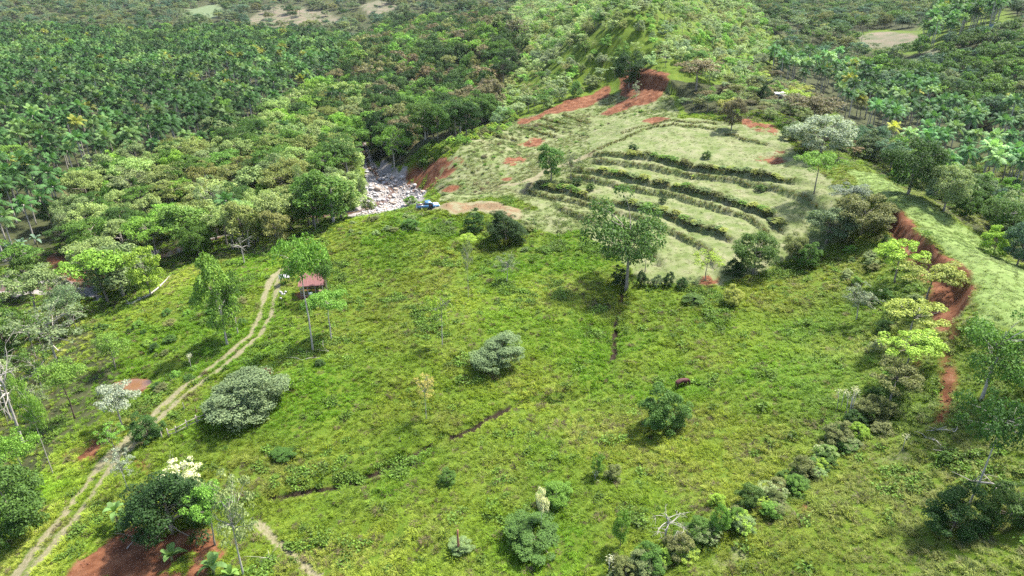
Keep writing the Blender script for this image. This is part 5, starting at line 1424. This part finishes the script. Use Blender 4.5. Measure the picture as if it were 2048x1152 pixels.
for u, v, hpx, k, lab in ((1697, 842, 66, 5, 'cluster of pale feathery stalks beside the olive tree row'), (1680, 822, 42, 2, 'pair of pale stalks left of the feathery stalk cluster'), (1803, 905, 36, 1, 'single pale stalk on the bench track'),
                          (1630, 915, 22, 1, 'short pale stalk beside the hedge above the bench track'), (383, 742, 36, 2, 'pale feathery stalk left of the track'), (1217, 1150, 30, 2, 'pale stalk at the bottom edge of the view'), (1190, 962, 18, 1, 'short cream stalk next to the upright leafy plant')):
    x, y, h, _ = at(u, v, hpx, 10)
    t = thing('feathery_stalk', lab, 'plant', (x, y, float(hgt(x, y))), 0, group='pale feathery stalks')
    for i in range(k):
        a = rng.normal(0, .35, 2) if k > 1 else np.zeros(2); hh = h * rng.uniform(.75, 1)
        s_ = part('stalk', B().tube([(a[0] * .5, a[1] * .5, -.1), (a[0] * .7, a[1] * .7, hh * .5), (a[0], a[1], hh)], [.05, .04, .03], 5), BARK_PALE, t)
        p_ = obj('sprays', plume, s_, (a[0], a[1], hh)); p_.color = PLUME

# ------------------------------------------------------------------ cattle
def cow(u, v, rz, col, lab, graze):
    x, y, z = hit(u, v)
    sk = [(-.78, 0, 1.16), (-.3, 0, 1.08), (.3, 0, 1.08), (.68, 0, 1.15)]       # pelvis .. shoulder
    nk = [(1.02, 0, 1.02), (1.25, 0, .72), (1.38, 0, .38), (1.55, .02, .2)] if graze else [(1.0, 0, 1.34), (1.22, 0, 1.5), (1.46, 0, 1.42), (1.66, 0, 1.3)]
    V = sk + nk; Rr = [(.27, .30), (.36, .38), (.36, .38), (.27, .34), (.17, .24), (.14, .18), (.14, .16), (.09, .10)]
    E = [(i, i + 1) for i in range(7)]
    for s in (-1, 1):
        for root, pl_ in ((0, [(-.80, s * .2, .82), (-.72, s * .21, .58), (-.86, s * .21, .36), (-.82, s * .21, .03)]), (3, [(.62, s * .19, .78), (.64, s * .19, .45), (.60, s * .19, .22), (.62, s * .19, .03)])):
            i0 = root
            for k, p in enumerate(pl_):
                V.append(p); Rr.append([(.15, .17), (.10, .11), (.065, .07), (.06, .06)][k]); E.append((i0, len(V) - 1)); i0 = len(V) - 1
        V.append((nk[1][0] + .05, s * .3, nk[1][2] + .08)); Rr.append((.05, .05)); E.append((5, len(V) - 1))     # ear
    i0 = 0
    for p in ((-1.06, 0, 1.12), (-1.1, 0, .7), (-1.08, 0, .45)):
        V.append(p); Rr.append((.03, .03)); E.append((i0, len(V) - 1)); i0 = len(V) - 1
    me = bpy.data.meshes.new('cow'); me.from_pydata(V, E, [])
    o = obj('cow', me, None, (x, y, z - .02)); o.rotation_euler = (0, 0, rz)
    md = o.modifiers.new('skin', 'SKIN'); md.use_smooth_shade = True
    if me.skin_vertices:
        for d_, r in zip(me.skin_vertices[0].data, Rr): d_.radius = r
        me.skin_vertices[0].data[0].use_root = True
    o.modifiers.new('sub', 'SUBSURF').render_levels = 2
    me.materials.append(simple('cow_hide_material', col, .75, .2, 2.0))
    tag(o, lab, 'cow', 'grazing cattle')
cow(530, 752, R(200), (.17, .055, .028), 'reddish-brown cow behind the wide grey-green bush', True)
cow(1362, 775, R(20), (.055, .018, .016), 'dark brown cow grazing in the middle of the right meadow', True)

# ------------------------------------------------------------------ air
m = NT('haze_material')
vol = m.n('ShaderNodeVolumePrincipled')
m.set(vol.inputs['Color'], (.86, .91, 1.0)); vol.inputs['Density'].default_value = HAZE
m.t.links.new(vol.outputs[0], m.out.inputs['Volume'])
hz = obj('haze', B().box((0, 1270, 66), (5300, 2760, 180)).mesh('haze', [m.m]))
tag(hz, 'thin bluish haze in the air over the valley', 'haze', kind='stuff')
